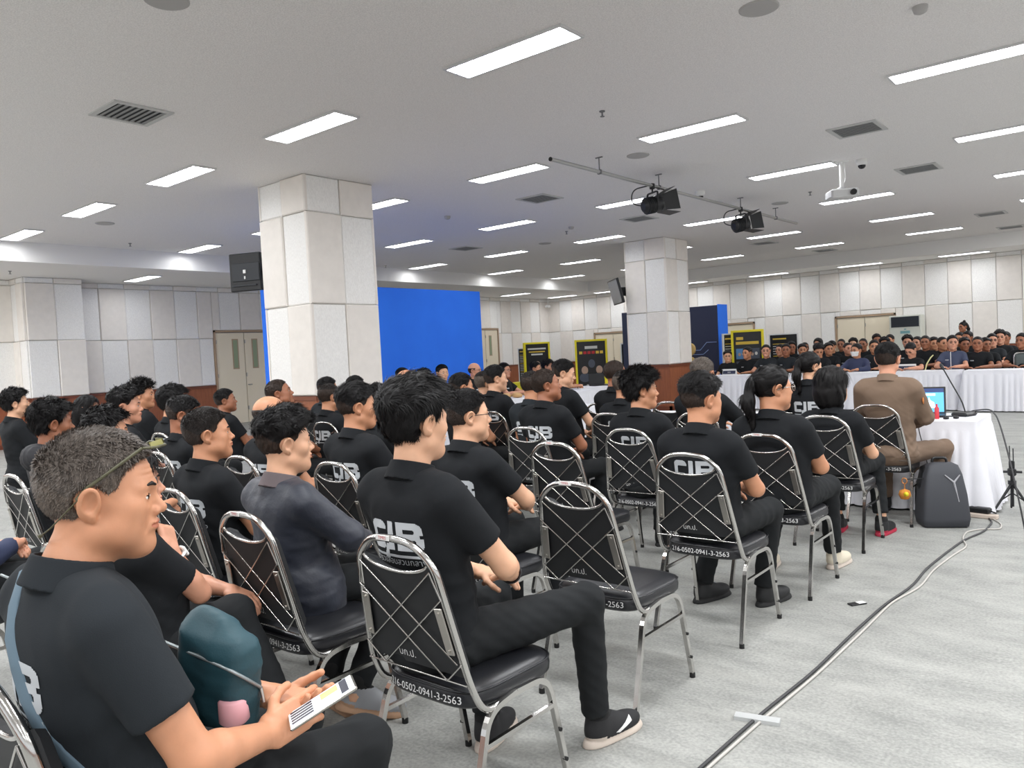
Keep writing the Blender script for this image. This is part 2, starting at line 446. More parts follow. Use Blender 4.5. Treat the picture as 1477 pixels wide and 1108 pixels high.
for y in (3.2, .2, -2.8):  # extra lamps out of view, added to brighten the left wall
    ld = bpy.data.lights.new('unseen_lamp', 'AREA'); ld.shape = 'RECTANGLE'; ld.size = LL; ld.size_y = LW; ld.energy = 60; ld.color = (.97, .985, 1)
    lo = bpy.data.objects.new('unseen_lamp', ld); C.objects.link(lo); lo.location = (-17.45, y, SZ-.03)
def vent(x, y, z, lab, s=.56, rot=0):
    t = thing('ceiling_vent', lab, 'air vent', (x, y, z), rot, 'ceiling air vents')
    mb = MB(); h = s/2; w = .05
    for (x0, x1, y0, y1) in ((-h, h, -h, -h+w), (-h, h, h-w, h), (-h, -h+w, -h+w, h-w), (h-w, h, -h+w, h-w)): mb.box(x0, x1, y0, y1, -.015, .001)
    mb.build('vent_frame', M_white if False else mat('vent_paint', (196, 196, 194), .5), t)
    mb = MB()
    for k in range(8):
        a = -h+w+(k+.5)*(s-2*w)/8
        mb.box(-h+w, h-w, a-.006, a+.022, -.012, -.008)
    mb.build('vent_slats', mat('vent_slat', (140, 142, 142), .5), t)
    mb = MB(); mb.quad([(-h+w, -h+w, -.002), (-h+w, h-w, -.002), (h-w, h-w, -.002), (h-w, -h+w, -.002)]); mb.build('vent_duct', mat('vent_dark', (60, 62, 64), .8), t)
vent(-7.47, 3.56, CZ, 'ceiling air vent with stained edge, nearest of the vents on the left')
vent(-2.67, 9.97, CZ, 'ceiling air vent between the big lights at upper right, nearest there')
vent(-2.65, 13.1, CZ, 'ceiling air vent just right of the dome camera')
vent(-7.55, 10.09, CZ, 'diamond-looking ceiling vent left of the lighting pipe end')
vent(-7.55, 13.25, CZ, 'ceiling air vent below the larger stage spotlight')
vent(-12.1, 13.25, CZ, 'ceiling air vent above the blue backdrop')
vent(-7.5, 19.38, CZ, 'ceiling air vent behind the smaller stage spotlight')
vent(-7.06, 22.77, CZ, 'ceiling air vent close to the beam, right of the far column')
vent(-2.58, 19.53, CZ, 'ceiling air vent at the right edge, nearer of two')
vent(-2.58, 22.6, CZ, 'ceiling air vent at the right edge, next to the beam')
vent(-17.3, 11.3, SZ, 'air vent in the lowered ceiling left of the wall screen')
vent(-17.3, 19.0, SZ, 'air vent in the lowered ceiling right of the blue backdrop')
def disc(x, y, z, r, h, lab, name, cat, m, group=None):
    mb = MB(); mb.lathe([(r, 0.001), (r, -h*.6), (r*.93, -h)], 28); o = mb.build(name, m); o.location = (x, y, z); tag(o, lab, cat, group); return o
M_spk = mat('speaker_grille', (176, 174, 172), .7)
for x, y, lab in ((-2.21, 5.79, 'round ceiling speaker cut by the top edge, right of centre'), (-5.07, 8.94, 'round ceiling speaker above the lighting pipe'), (-13.2, 5.73, 'round ceiling speaker far left below the row of big lights'),
                  (-10.61, 14.3, 'round ceiling speaker between two small lights left of the far column'), (-5.13, 14.1, 'round ceiling speaker right of the smaller stage spotlight'), (-5.04, 2.69, 'round ceiling speaker cut by the top left edge')):
    disc(x, y, CZ, .145, .012, lab, 'ceiling_speaker', 'speaker', M_spk, 'round ceiling speakers')
def smoke(x, y, lab):
    mb = MB(); mb.lathe([(.055, .001), (.055, -.015), (.045, -.045), (.025, -.055)], 20); o = mb.build('smoke_detector', M_spk); o.location = (x, y, CZ); tag(o, lab, 'smoke detector', 'smoke detectors')
smoke(-1.31, 6.69, 'smoke detector at the top right edge of the ceiling'); smoke(-9.52, 9.99, 'smoke detector right of the near column'); smoke(-8.9, 12.9, 'small detector beside a sprinkler, left of the larger spotlight')
def sprinkler(x, y, z, lab):
    mb = MB(); mb.tube([(0, 0, 0), (0, 0, -.05)], .009, 8); mb.lathe([(.03, -.01), (.03, 0.001)], 12); mb.lathe([(.024, -.055), (.024, -.06)], 10)
    o = mb.build('sprinkler', M_grey); o.location = (x, y, z); tag(o, lab, 'sprinkler', 'ceiling sprinklers')
sprinkler(-4.37, 7.0, CZ, 'sprinkler head left of the light above the lighting pipe')
sprinkler(-15.0, 6.95, CZ, 'sprinkler head left of the wall screen by the beam'); sprinkler(-4.4, 13.51, CZ, 'sprinkler head between spotlight and projector')
sprinkler(-9.3, 13.3, CZ, 'sprinkler head beside the small detector'); sprinkler(-15.42, 13.74, CZ, 'sprinkler head above the blue backdrop'); sprinkler(-17.2, 5.6, SZ, 'sprinkler head in the lowered ceiling at far left')
def dome(x, y, lab):
    t = thing('dome_camera', lab, 'camera', (x, y, CZ)); mb = MB(); mb.lathe([(.075, .001), (.075, -.05), (.06, -.08), (.03, -.085)], 24); mb.build('camera_housing', M_white, t)
    mb = MB(); mb.lathe([(.052, -.08), (.048, -.105), (.03, -.125), (.0, -.132)], 20); mb.build('camera_dome', M_scr, t)
dome(-3.09, 11.72, 'white dome camera on the ceiling right of the projector mount'); dome(-5.6, 11.83, 'white dome camera on the ceiling behind the lighting pipe')
t = thing('corner_camera', 'small white camera in the far corner under the ceiling', 'camera', (-18.55, 25.0, 3.3)); mb = MB(); mb.box(-.07, .07, -.12, .1, -.05, .05, bev=.02); mb.build('camera_body', M_white, t)
mb = MB(); mb.tube([(0, 0, .04), (0, 0, .30)], .015, 8); mb.build('camera_bracket', M_white, t)

# pipe with stage spotlights
t = thing('lighting_pipe', 'grey steel pipe hung under the ceiling carrying two spotlights', 'pipe', (0, 0, 0))
PZ = 3.77
PA, PB = Vector((-5.47, 7.57, PZ)), Vector((-5.36, 15.6, PZ))
mb = MB(); mb.tube([PA, PB], .024, 12); mb.build('pipe_tube', mat('pipe_steel', (178, 178, 176), .35, .6), t)
mb = MB(); mb.tube([PA-Vector((0, .012, 0)), PA], .026, 12); mb.build('pipe_end_cap', M_black, t)
for y in (8.61, 10.15, 12.96, 14.53):
    p = PA.lerp(PB, (y-PA.y)/(PB.y-PA.y)); mb = MB()
    mb.tube([(p.x, y, PZ), (p.x, y, CZ)], .008, 8); mb.box(p.x-.05, p.x+.05, y-.012, y+.012, CZ-.012, CZ); mb.box(p.x-.03, p.x+.03, y-.02, y+.02, PZ-.03, PZ+.03, bev=.008)
    mb.build('pipe_hanger', M_grey, t)
def spotlight(y, lab, s=1.0):
    p = PA.lerp(PB, (y-PA.y)/(PB.y-PA.y))
    t = thing('stage_spotlight', lab, 'spotlight', (p.x, y, PZ)); t.rotation_euler = (0, 0, R_(-28)); t.scale = (s, s, s)
    mb = MB(); mb.box(-.03, .03, -.03, .03, -.05, .03, bev=.008); mb.tube(fillet([(0, 0, -.04), (0, 0, -.09)], .01), .012, 8)
    mb.build('clamp', M_black, t)
    mb = MB(); mb.tube(fillet([(-.13, 0, -.26), (-.13, 0, -.1), (.13, 0, -.1), (.13, 0, -.26)], .03), .010, 8, square=True); mb.build('yoke', M_black, t)
    rx = Matrix.Translation((0, 0, -.27)) @ Matrix.Rotation(R_(-78), 4, 'X')
    mb = MB(); mb.lathe([(.06, -.17), (.09, -.15), (.11, -.10), (.115, .10), (.105, .12)], 20, M=rx)
    for k in range(5): mb.lathe([(.12, -.12+k*.03), (.12, -.112+k*.03)], 20, M=rx)
    mb.build('lamp_housing', M_black, t)
    mb = MB(); mb.lathe([(.0, .115), (.095, .118)], 20, M=rx); mb.build('lens', M_scr, t)
    for sx, sy, a in ((0, 1, 0), (0, -1, 0), (1, 0, 0), (-1, 0, 0)):
        mb = MB(); w = .115
        if sy: mb.quad([(-w, sy*w, .12), (w, sy*w, .12), (w*1.25, sy*(w+.07), .34), (-w*1.25, sy*(w+.07), .34)], M=rx); mb.quad([(-w, sy*w+.004, .12), (-w*1.25, sy*(w+.07)+.004, .34), (w*1.25, sy*(w+.07)+.004, .34), (w, sy*w+.004, .12)], M=rx)
        else: mb.quad([(sx*w, -w, .12), (sx*w, w, .12), (sx*(w+.05), w*1.25, .33), (sx*(w+.05), -w*1.25, .33)], M=rx); mb.quad([(sx*w+.004, -w, .12), (sx*(w+.05)+.004, -w*1.25, .33), (sx*(w+.05)+.004, w*1.25, .33), (sx*w+.004, w, .12)], M=rx)
        mb.build('barn_door', M_black, t)
    mb = MB(); mb.tube(fillet([(0, -.12, -.3), (-.1, -.3, -.25), (-.08, -.28, -.05), (0, -.05, .0)], .12, 8), .009, 8); mb.build('power_cable', M_cable_dark, t)
spotlight(9.95, 'black stage spotlight with barn doors, larger and nearer one on the pipe', 1.0)
spotlight(12.95, 'black stage spotlight with barn doors, farther one on the pipe', 1.0)
# projector
t = thing('projector', 'white projector hanging from a ceiling pole', 'projector', (-3.34, 11.62, CZ), R_(35))
mb = MB(); mb.tube([(0, 0, 0), (0, 0, -.36)], .028, 14); mb.box(-.09, .09, -.06, .06, -.012, 0); mb.build('ceiling_pole', M_white, t)
mb = MB(); mb.box(-.19, .19, -.15, .15, -.52, -.40, bev=.02); mb.tube([(0, 0, -.36), (0, 0, -.40)], .05, 12); mb.build('projector_body', mat('projector_grey', (205, 205, 205), .4), t)
mb = MB(); mb.tube([(.1, -.15, -.46), (.1, -.185, -.46)], .042, 16); mb.build('projector_lens', M_scr, t)
mb = MB(); mb.box(.192, .196, -.11, .11, -.50, -.42); mb.build('air_grille', M_grey, t)
mb = MB(); mb.tube(fillet([(.06, .04, -.02), (.07, .03, -.3), (-.1, .1, -.4), (-.16, .16, -.46)], .1, 6), .006, 6); mb.build('projector_cable', M_white, t)

# screens on the columns
t = thing('wall_screen', 'black screen seen from behind beside the near column', 'screen', (-9.98, 6.24, 2.84), R_(22))
mb = MB(); mb.box(-.25, .27, -.035, .035, -.27, .27, bev=.012); mb.build('screen_housing', M_black, t)
mb = MB(); mb.box(-.20, .26, -.05, -.035, -.13, .13, bev=.008); mb.box(-.20, .2, -.055, -.036, -.2, -.18, bev=.002); mb.build('screen_rear_cover', mat('dark_grey_plastic', (40, 43, 48), .5), t)
mb = MB(); mb.box(.0, .04, -.065, -.05, -.02, .03); mb.box(.01, .03, -.06, -.05, -.1, -.06); mb.build('rear_connector', M_white, t)
mb = MB(); mb.box(.2, .9, .03, .08, -.06, .06); mb.build('screen_bracket', M_black, t)
t = thing('wall_screen', 'flat screen tilted on a bracket on the left of the far column', 'screen', (-9.80, 15.95, 2.83), R_(-46))
mb = MB(); mb.box(-.5, .5, -.03, .03, -.30, .30, bev=.01, M=Matrix.Rotation(R_(14), 4, 'X')); mb.build('screen_housing', M_black, t)
mb = MB(); mb.box(-.47, .47, -.034, -.03, -.27, .27, M=Matrix.Rotation(R_(14), 4, 'X')); mb.build('screen_glass', mat('grey_screen', (130, 134, 140), .2), t)
mb = MB(); mb.box(-.08, .08, .03, .30, -.1, .1, bev=.02); mb.box(-.15, .15, .28, .32, -.2, .2); mb.build('screen_bracket', M_black, t)
# ------------------------------------------------------------------ chairs
def sx_frame(z):      # half width of the back frame at a height
    pts = [(.42, .222), (.50, .218), (.80, .178), (.86, .168), (.93, .10)]
    for (a, b), (c, d) in zip(pts, pts[1:]):
        if z <= c: return b+(d-b)*(z-a)/(c-a)
    return .1
def by(z): return -.195-(z-.47)*.20        # back plane leans backwards
def seat_out(a, grow=0):
    """outline of the seat pad, rounded trapezoid"""
    c, s_ = math.cos(a), math.sin(a)
    e = .42
    x = math.copysign(abs(c)**e, c); y = math.copysign(abs(s_)**e, s_)
    return x*((.205 if y < 0 else .205)+.018*(y+1)/2+grow), .03+y*(.215+grow)
def make_chair():
    t = thing('banquet_chair', 'x', 'chair')
    mb = MB()          # seat pad
    n = 40; prof = [(-.05, .400), (-.006, .402), (.002, .412), (.004, .435), (0, .452), (-.012, .466), (-.05, .475), (-.12, .479)]
    V = []; F = []
    for g, z in prof:
        for k in range(n): x, y = seat_out(2*math.pi*k/n, g); V.append((x, y, z))
    for i in range(len(prof)-1):
        for k in range(n): F.append((i*n+k, i*n+(k+1) % n, (i+1)*n+(k+1) % n, (i+1)*n+k))
    F.append(tuple(range(n))[::-1]); V.append((0, .03, .482)); o = (len(prof)-1)*n
    for k in range(n): F.append((o+k, o+(k+1) % n, len(V)-1))
    mb.add(V, F, 0, True); st = mb.build('seat', M_vinyl, t)
    mb = MB(); mb.tube([(lambda q: (q[0], q[1], .456))(seat_out(2*math.pi*k/64, .001)) for k in range(64)], .0035, 6, closed=True); mb.build('seat_piping', M_vinyl, st)
    mb = MB()          # inventory number on the rear edge of the seat
    V2, F2 = text_mesh('216-0502-0941-3-2563', .034)
    mb.add([(x, .03-.215-.008+(abs(x)/.205)**5*.06, .430+y) for x, y in V2], F2); nm = mb.build('seat_number', M_whiteletter, st); nm['label'] = 'white painted inventory number'
    # back frame tube
    pts = [(.212, .05, .405), (.222, -.15, .398), (.220, by(.50), .50), (.178, by(.80), .80), (.168, by(.87), .87), (.10, by(.935), .932), (0, by(.94), .942)]
    pts = pts+[(-x, y, z) for x, y, z in pts[-2::-1]]
    mb = MB(); mb.tube(fillet(pts, [.07, .05, .08, .04, .05, .06, .05, .04, .08, .05, .07][:len(pts)-2], 6), .0115, 10); mb.build('back_frame', M_chrome, t)
    # padded back panel with a scooped hand hole on top
    mb = MB(); outl = []
    for z in np.linspace(.525, .855, 12): outl.append((sx_frame(z)-.010, z))
    top = [(.145*math.cos(a), .875-.045*math.sin(a)) for a in np.linspace(.15, math.pi-.15, 14)]
    P = outl+top+[(-x, z) for x, z in outl[::-1]]
    m = len(P); rear = [(x, by(z)-.004, z) for x, z in P]; mid = [(x, by(z)+.022, z) for x, z in P]
    cx, cz = 0, .70
    fr = [(cx+(x-cx)*.9, by(z)+.045, cz+(z-cz)*.92) for x, z in P]
    F = [tuple(range(m)), ] + [(i, m+i, m+(i+1) % m, (i+1) % m) for i in range(m)] + [(m+i, 2*m+i, 2*m+(i+1) % m, m+(i+1) % m) for i in range(m)] + [tuple(range(2*m, 3*m))[::-1]]
    mb.add(rear+mid+fr, F, 0, False); bk = mb.build('backrest', M_backvinyl, t)
    mb = MB(); mb.tube([(x, by(z)-.003, z+.004) for x, z in top], .0055, 8); mb.build('hand_hole_rim', M_chrome, bk)
    # wire lattice behind the panel
    mb = MB(); r = .0030
    def L(u0, v0, u1, v1):
        q = []
        for u, v in ((u0, v0), (u1, v1)):
            z = .505+v*(.875-.505); w = sx_frame(min(z, .86)); q.append(((u*2-1)*w, by(z)-.013, z))
        mb.tube(q, r, 6)
    L(0, 0, 1, 0)
    for a in (((.04, .94), (.97, .17)), ((.0, .72), (.82, 0)), ((.0, .17), (.18, 0))):
        (u0, v0), (u1, v1) = a; L(u0, v0, u1, v1); L(1-u0, v0, 1-u1, v1)
    L(.04, .94, .0, .72); L(.96, .94, 1, .72); L(.97, .17, .82, 0) if False else None
    mb.build('back_lattice', M_chrome, t)
    mb = MB(); add_text(mb, 'บก.ป.', .034, frame_M((-.03, by(.56)-.0055, .557), (1, 0, 0), (0, -.2, 1))); q = mb.build('back_lettering', M_whiteletter, bk); q['label'] = 'white painted Thai letters'
    for s in (1, -1):
        mb = MB(); mb.box(-.016, .016, -.003, .003, -.075, .075, bev=.002)
        for z in (-.06, .06):
            mb.tube([(0, -.003, z), (0, -.008, z)], .005, 8)
        w = (sx_frame(.60)+sx_frame(.74))/2-.024
        br = mb.build('frame_bracket', M_chrome2, t); br.location = (s*w, by(.67)-.014, .67); br.rotation_euler = (R_(11.3), R_(-7*s), 0)
        # legs: one arched tube on each side, cut in the middle into rear and front leg
        for f, yy in ((-1, -.25), (1, .245)):
            mb = MB(); x0 = .222
            P = [(s*x0, .0, .412), (s*x0, f*.155 if f < 0 else .165, .405), (s*(x0+.012), yy, .02)]
            if f < 0: P[1] = (s*x0, -.135, .395)
            mb.tube(fillet(P, .075, 7), .0095, 4, square=True); lg = mb.build('leg', M_chrome2 if False else M_chrome, t)
            mb = MB(); mb.tube([(s*(x0+.012), yy, 0), (s*(x0+.012), yy, .022)], .013, 8); mb.build('foot_cap', M_rubber, lg)
            if f > 0:
                for zz in (.10, .21): mb = MB(); mb.tube([(s*(x0+.012-.012*zz/.4), yy-zz*.2+.0, zz), (s*(x0+.028-.012*zz/.4), yy-zz*.2, zz)], .007, 8); mb.build('adjusting_bolt', M_rubber, lg)
        mb = MB(); mb.tube([(s*.228, -.168, .30), (s*.228, .188, .30)], .007, 4, square=True); mb.build('stretcher', M_chrome, t)
    return t
chair0 = make_chair(); chair_used = [False]
def sticker(t, x):
    mb = MB(); mb.box(-.03, .03, -.0015, .0015, -.008, .008, 0, bev=.001)
    add_text(mb, 'TIMES', .014, frame_M((0, -.002, 0), (1, 0, 0), (0, 0, 1)), 1)
    o = mb.build('brand_sticker', [M_white, M_red], t); o.location = (-.02, by(.94)-.0135, .942)
def place_chair(x, y, label, rz=0, st=False):
    o = copy_tree(chair0) if chair_used[0] else chair0
    chair_used[0] = True
    o.location = (x, y-.03, 0); o.rotation_euler = (0, 0, R_(rz)); o['label'] = label; o['group'] = 'chrome banquet chairs of the audience'
    if st: st_list.append(o)
    return o
st_list = []
CH = [(-1.66, .76, 'chrome and black chair under the man with a phone, at the bottom left corner', 0, 0),
 (-1.79, 1.87, 'chrome and black chair of the man with a wristwatch and swoosh sneaker', 0, 1),
 (-1.83, 2.88, 'empty chrome and black chair standing in the aisle side, seat fully visible', 0, 1),
 (-1.78, 3.80, 'chrome and black chair carrying the short-haired man with the full CIB print, aisle side', 0, 0),
 (-1.74, 4.66, 'chrome and black chair of the person with the long ponytail and glasses', 0, 1),
 (-1.76, 5.80, 'chrome and black chair of the woman with bobbed hair', 0, 0),
 (-1.66, 6.72, 'chrome and black chair of the officer in brown uniform', 0, 0),
 (-2.60, 1.86, 'chrome and black chair with a dark jacket hanging over its lower rail', 0, 1),
 (-2.55, 2.84, 'chrome and black chair under the man with black-rimmed glasses', 0, 0),
 (-2.73, 3.98, 'empty chrome and black chair directly behind the wavy-haired man', 0, 1),
 (-2.69, 4.75, 'chrome and black chair of the man with thick wavy hair', 0, 0),
 (-2.78, 5.95, 'chrome and black chair mostly hidden behind the short-haired man with CIB print', 0, 0),
 (-2.42, 7.10, 'chrome and black chair under the woman with a short high ponytail', 0, 0),
 (-3.45, 2.02, 'chrome and black chair of the man with a shaved fade and CIB print at left', 0, 0),
 (-3.42, 2.90, 'chrome and black chair under the short-haired man left of the man in front', 0, 0),
 (-3.50, 4.68, 'chrome and black chair of the shaven man with raised chin', 0, 0),
 (-3.50, 5.80, 'chrome and black chair right behind the desk corner, under the man with greyish fade', 0, 0),
 (-3.58, 7.00, 'empty chrome and black chair left of the officer, back only visible', 0, 0),
 (-4.28, 2.86, 'chrome and black chair under the balding man', 0, 0),
 (-4.25, 6.82, 'chrome and black chair with a man in CIB shirt beyond the skirted table', 0, 0),
 (-4.35, 3.85, 'chrome and black chair hidden behind the man with cropped dark hair', 0, 0),
 (-5.15, 2.78, 'chrome and black chair between the fade-cut man and the shaved man', 0, 0),
 (-4.95, 1.86, 'chrome and black chair of the man in a hooded jacket at far left', 0, 0),
 (-5.86, 4.68, 'chrome and black chair under the man seen from behind near the column', 0, 0),
 (-6.72, 3.57, 'chrome and black chair whose top rail shines below the man with dark round hair', 0, 0),
 (-7.62, 5.72, 'chrome and black chair farthest left of the column base', 0, 0),
 (-2.70, 1.27, 'chrome and black chair beside the front man, lattice seen past his chin', 0, 0),
 (-4.15, 1.0, 'chrome and black chair with blue-sleeved person, at the left edge', 0, 0),
 (-4.85, 5.85, 'chrome and black chair under the man with CIB print at the side table', 0, 0),
 (-4.2, 6.05, 'chrome and black chair of the man looking down to the right', 0, 0)]
for x, y, l, r, s_ in CH: place_chair(x, y, l, r, s_)
for o in st_list: sticker(o, 0)
o = thing('banquet_chair', 'dark chair back rising above the far table at right edge', 'chair', (-1.95, 16.35-.1, 0), R_(0))
mb = MB(); mb.box(-.24, .24, -.03, .03, .45, 1.0, bev=.06); mb.build('backrest', mat('grey_green_vinyl', (84, 92, 92), .6), o)
mb = MB(); mb.tube(fillet([(-.25, 0, 0), (-.25, 0, 1.02), (.25, 0, 1.02), (.25, 0, 0)], .09), .014, 8); mb.build('back_frame', M_chrome, o)
mb = MB(); mb.box(-.23, .23, -.0, .45, .40, .47, bev=.03); mb.build('seat', M_vinyl, o)
o.location = (-1.72, 17.2, 0)

# ------------------------------------------------------------------ skirted tables
def skirt_table(name, label, x0, x1, y0, y1, h=.75, faces='fr', amp=.05, seed=0, flare=.03, zb=.02):
    t = thing(name, label, 'table', ((x0+x1)/2, (y0+y1)/2, 0))
    X, Y = (x1-x0)/2, (y1-y0)/2
    mb = MB(); mb.box(-X, X, -Y, Y, h-.03, h, bev=.008); mb.build('tabletop', M_cloth, t)
    for sx_ in (-1, 1):
        for sy_ in (-1, 1):
            mb = MB(); mb.tube([(sx_*(X-.08), sy_*(Y-.08), 0), (sx_*(X-.08), sy_*(Y-.08), h-.03)], .015, 8); mb.build('leg', M_grey, t)
    rnd = random.Random(seed)
    per = []; step = .018
    for (ax, ay, bx, by_, nx, ny) in ((-X, -Y, X, -Y, 0, -1), (X, -Y, X, Y, 1, 0), (X, Y, -X, Y, 0, 1), (-X, Y, -X, -Y, -1, 0)):
        L = math.hypot(bx-ax, by_-ay); n = int(L/step)
        for k in range(n): a = k/n; per.append((ax+(bx-ax)*a, ay+(by_-ay)*a, nx, ny))
    n = len(per); ph = 0; w = []
    for k in range(n):
        ph += 1.0+.35*math.sin(k*.13+seed)+rnd.uniform(-.08, .08); w.append(abs(math.sin(ph*.5))**.6*2-1+.3*math.sin(ph*.37+1))
    zs = [h-.001, h-.06, h-.09, h-.3, h-.55, zb]; am = [0, .0, .2, .7, 1, 1.25]; fl = [0.004, .006, .008, .3*flare+.01, .7*flare+.01, flare+.012]
    V = []; F = []
    for z, a_, f_2 in zip(zs, am, fl):
        for k, (x, y, nx, ny) in enumerate(per):
            d = f_2+amp*a_*(w[k]*.5+.5); V.append((x+nx*d, y+ny*d, z))
    for i in range(len(zs)-1):
        for k in range(n): F.append((i*n+k, (i+1)*n+k, (i+1)*n+(k+1) % n, i*n+(k+1) % n))
    mb = MB(); mb.add(V, F, 0, True); mb.build('table_skirt', M_cloth, t)
    return t
skirt_table('skirted_table', 'long white skirted table across the back, left part before the seated row', -7.75, -2.75, 16.4, 16.98, seed=1)
skirt_table('skirted_table', 'white skirted table across the back, right part cut by the right edge', -2.65, 1.5, 16.2, 16.8, seed=2)
skirt_table('desk', 'white skirted desk with laptop and microphone in front of the officer', -4.6, -1.08, 7.12, 7.85, seed=3, flare=.05)
skirt_table('skirted_table', 'white skirted side table near the blue backdrop with bread on it', -8.45, -7.9, 7.4, 12.0, seed=4)
skirt_table('skirted_table', 'white skirted side table with yellow boxes left of the far column', -8.95, -8.45, 12.3, 15.0, seed=5)
skirt_table('skirted_table', 'short white table end just in front of the man looking down', -7.3, -5.55, 8.2, 8.85, seed=6)

# things on the desk
t = thing('laptop', 'open laptop with a blue picture on its screen, on the white desk', 'laptop', (-1.545, 7.50, .75), R_(10))
mb = MB(); mb.box(-.18, .18, -.12, .12, 0, .018, bev=.004); mb.build('keyboard_base', M_black, t)
Ms = Matrix.Translation((0, .12, .012)) @ Matrix.Rotation(R_(-12), 4, 'X')
mb = MB(); mb.box(-.18, .18, -.004, .008, 0, .24, bev=.003, M=Ms); ld_ = mb.build('screen_lid', M_black, t)
M_lap = mat('laptop_picture', (90, 170, 225), .4, emit=.8); M_lap2 = mat('laptop_picture_dark', (40, 60, 110), .4, emit=.6); M_lap3 = mat('laptop_picture_light', (220, 240, 255), .4, emit=.9)
mb = MB(); mb.box(-.165, .165, -.0055, -.0045, .015, .225, 0, M=Ms); mb.box(-.165, .165, -.0065, -.0055, .19, .225, 1, M=Ms); mb.box(-.13, .10, -.0075, -.0065, .16, .18, 2, M=Ms)
mb.prism([(.0, .05), (.1, .05), (.09, .1), (.06, .12), (.05, .15), (.04, .12), (.01, .1)], -.001, .0, 2, M=Ms @ Matrix.Translation((0, -.007, 0)) @ Matrix.Rotation(R_(90), 4, 'X'))
mb.build('screen_picture', [M_lap, M_lap2, M_lap3], ld_)
t = thing('desk_microphone', 'black gooseneck microphone on the right end of the desk', 'microphone', (-1.24, 7.58, .75), R_(-20))
mb = MB(); mb.box(-.07, .07, -.09, .09, 0, .035, bev=.015); mb.build('microphone_base', M_black, t)
mb = MB(); mb.tube(fillet([(0, .02, .03), (-.03, .03, .12), (-.24, .12, .40)], .1, 8), .006, 8); mb.build('gooseneck', M_black, t)
mb = MB(); mb.tube([(-.24, .12, .40), (-.262, .13, .43)], [.013, .016], 10); mb.tube([(-.262, .13, .43), (-.275, .135, .447)], [.016, .006], 10); mb.build('microphone_head', M_black, t)
mb = MB(); mb.lathe([(.018, 0), (.018, .09), (.008, .105), (.008, .125)], 14); o = mb.build('small_bottle', mat('red_bottle', (205, 60, 70), .3)); o.location = (-1.395, 7.30, .75); tag(o, 'small red bottle standing in front of the laptop', 'bottle')
t = thing('headphones', 'black earphones lying on the desk before the microphone', 'headphones', (-1.29, 7.30, .75), R_(40))
mb = MB(); mb.tube([(.04*math.cos(a), .04*math.sin(a), .02) for a in np.linspace(0, math.pi, 12)], .006, 8); mb.build('headband', M_black, t)
for s in (-1, 1): mb = MB(); mb.lathe([(.001, 0), (.022, .004), (.022, .02), (.001, .026)], 14, M=Matrix.Translation((s*.042, 0, 0))); mb.build('ear_cup', M_black, t)
mb = MB(); mb.box(-.15, .05, -.1, .1, 0, .006); o = mb.build('paper_sheet', M_white); o.location = (-2.3, 7.3, .75); tag(o, 'white papers on the desk left of the officer', 'paper')
mb = MB(); mb.tube(fillet([(-1.24, 7.66, .765), (-1.2, 7.75, .78), (-1.02, 7.4, .83), (-.90, 6.9, .80), (-.80, 6.6, .55), (-.72, 6.45, .2), (-.7, 6.5, .01)], .3, 6), .006, 8)
o = mb.build('microphone_cable', M_cable_dark); tag(o, 'dark cable arching off the right side of the desk', 'cable')
mb = MB(); mb.tube(fillet([(-1.46, 7.33, .77), (-1.5, 7.12, .765), (-1.49, 7.06, .70), (-1.42, 7.02, .4), (-1.38, 7.0, .2), (-1.24, 6.98, .02), (-1.15, 7.03, .03), (-1.12, 7.05, .10), (-1.2, 7.03, .12), (-1.22, 6.98, .05), (-1.12, 6.96, .02)], .1, 5), .004, 6)
o = mb.build('laptop_cable', M_cable_dark); tag(o, 'thin dark cable hanging down the front of the desk skirt', 'cable')
t = thing('power_strip', 'pale power strip with black adapter on it, at the foot of the desk', 'power strip', (-1.05, 7.0, 0), R_(-8))
mb = MB(); mb.box(-.12, .12, -.03, .03, 0, .035, bev=.006); mb.build('strip_body', mat('strip_beige', (205, 190, 178), .5), t)
t = thing('power_adapter', 'black laptop adapter lying on the power strip', 'adapter', (-1.08, 7.03, .035), R_(-12)); mb = MB(); mb.box(-.1, .1, -.035, .035, 0, .045, bev=.01); mb.build('adapter_body', M_black, t)
mb = MB(); mb.tube([(.1, 0, .02), (.14, 0, .01)], .006, 8); mb.build('adapter_plug', M_black, t)
CP = [(-1.0, 7.0), (-.95, 6.85), (-.95, 6.5), (-1.03, 6.2), (-1.07, 5.75), (-1.10, 5.3), (-1.09, 4.9), (-1.14, 4.5), (-1.16, 4.0), (-1.17, 3.4), (-1.21, 2.9), (-1.23, 2.4), (-1.26, 1.8)]
mb = MB(); mb.tube(fillet([(x, y, .007) for x, y in CP], .15, 4), .0065, 8); o = mb.build('floor_cable', M_cable_dark); tag(o, 'dark grey power cable running along the aisle floor, left strand', 'cable', 'cables on the aisle floor')
CP2 = [(-.97, 6.98), (-.88, 6.8), (-.87, 6.62), (-.98, 6.58), (-1.06, 6.45), (-1.05, 6.2), (-.98, 6.0), (-1.02, 5.75), (-1.06, 5.3), (-1.05, 4.9), (-1.12, 4.55), (-1.13, 4.0), (-1.15, 3.4), (-1.185, 2.9), (-1.21, 2.4), (-1.24, 1.8)]
mb = MB(); mb.tube(fillet([(x, y, .006) for x, y in CP2], .12, 4), .0055, 8); o = mb.build('floor_cable', mat('pale_cable', (190, 186, 180), .5)); tag(o, 'pale cable beside the dark one on the aisle floor, looping near the backpack', 'cable', 'cables on the aisle floor')
mb = MB(); mb.box(-.085, .085, -.022, .022, 0, .015, 0); o = mb.build('tape_strip', mat('clear_tape', (190, 192, 192), .3)); o.location = (-1.205, 2.86, 0); o.rotation_euler = (0, 0, R_(14)); tag(o, 'strip of tape over the cables on the floor', 'tape')
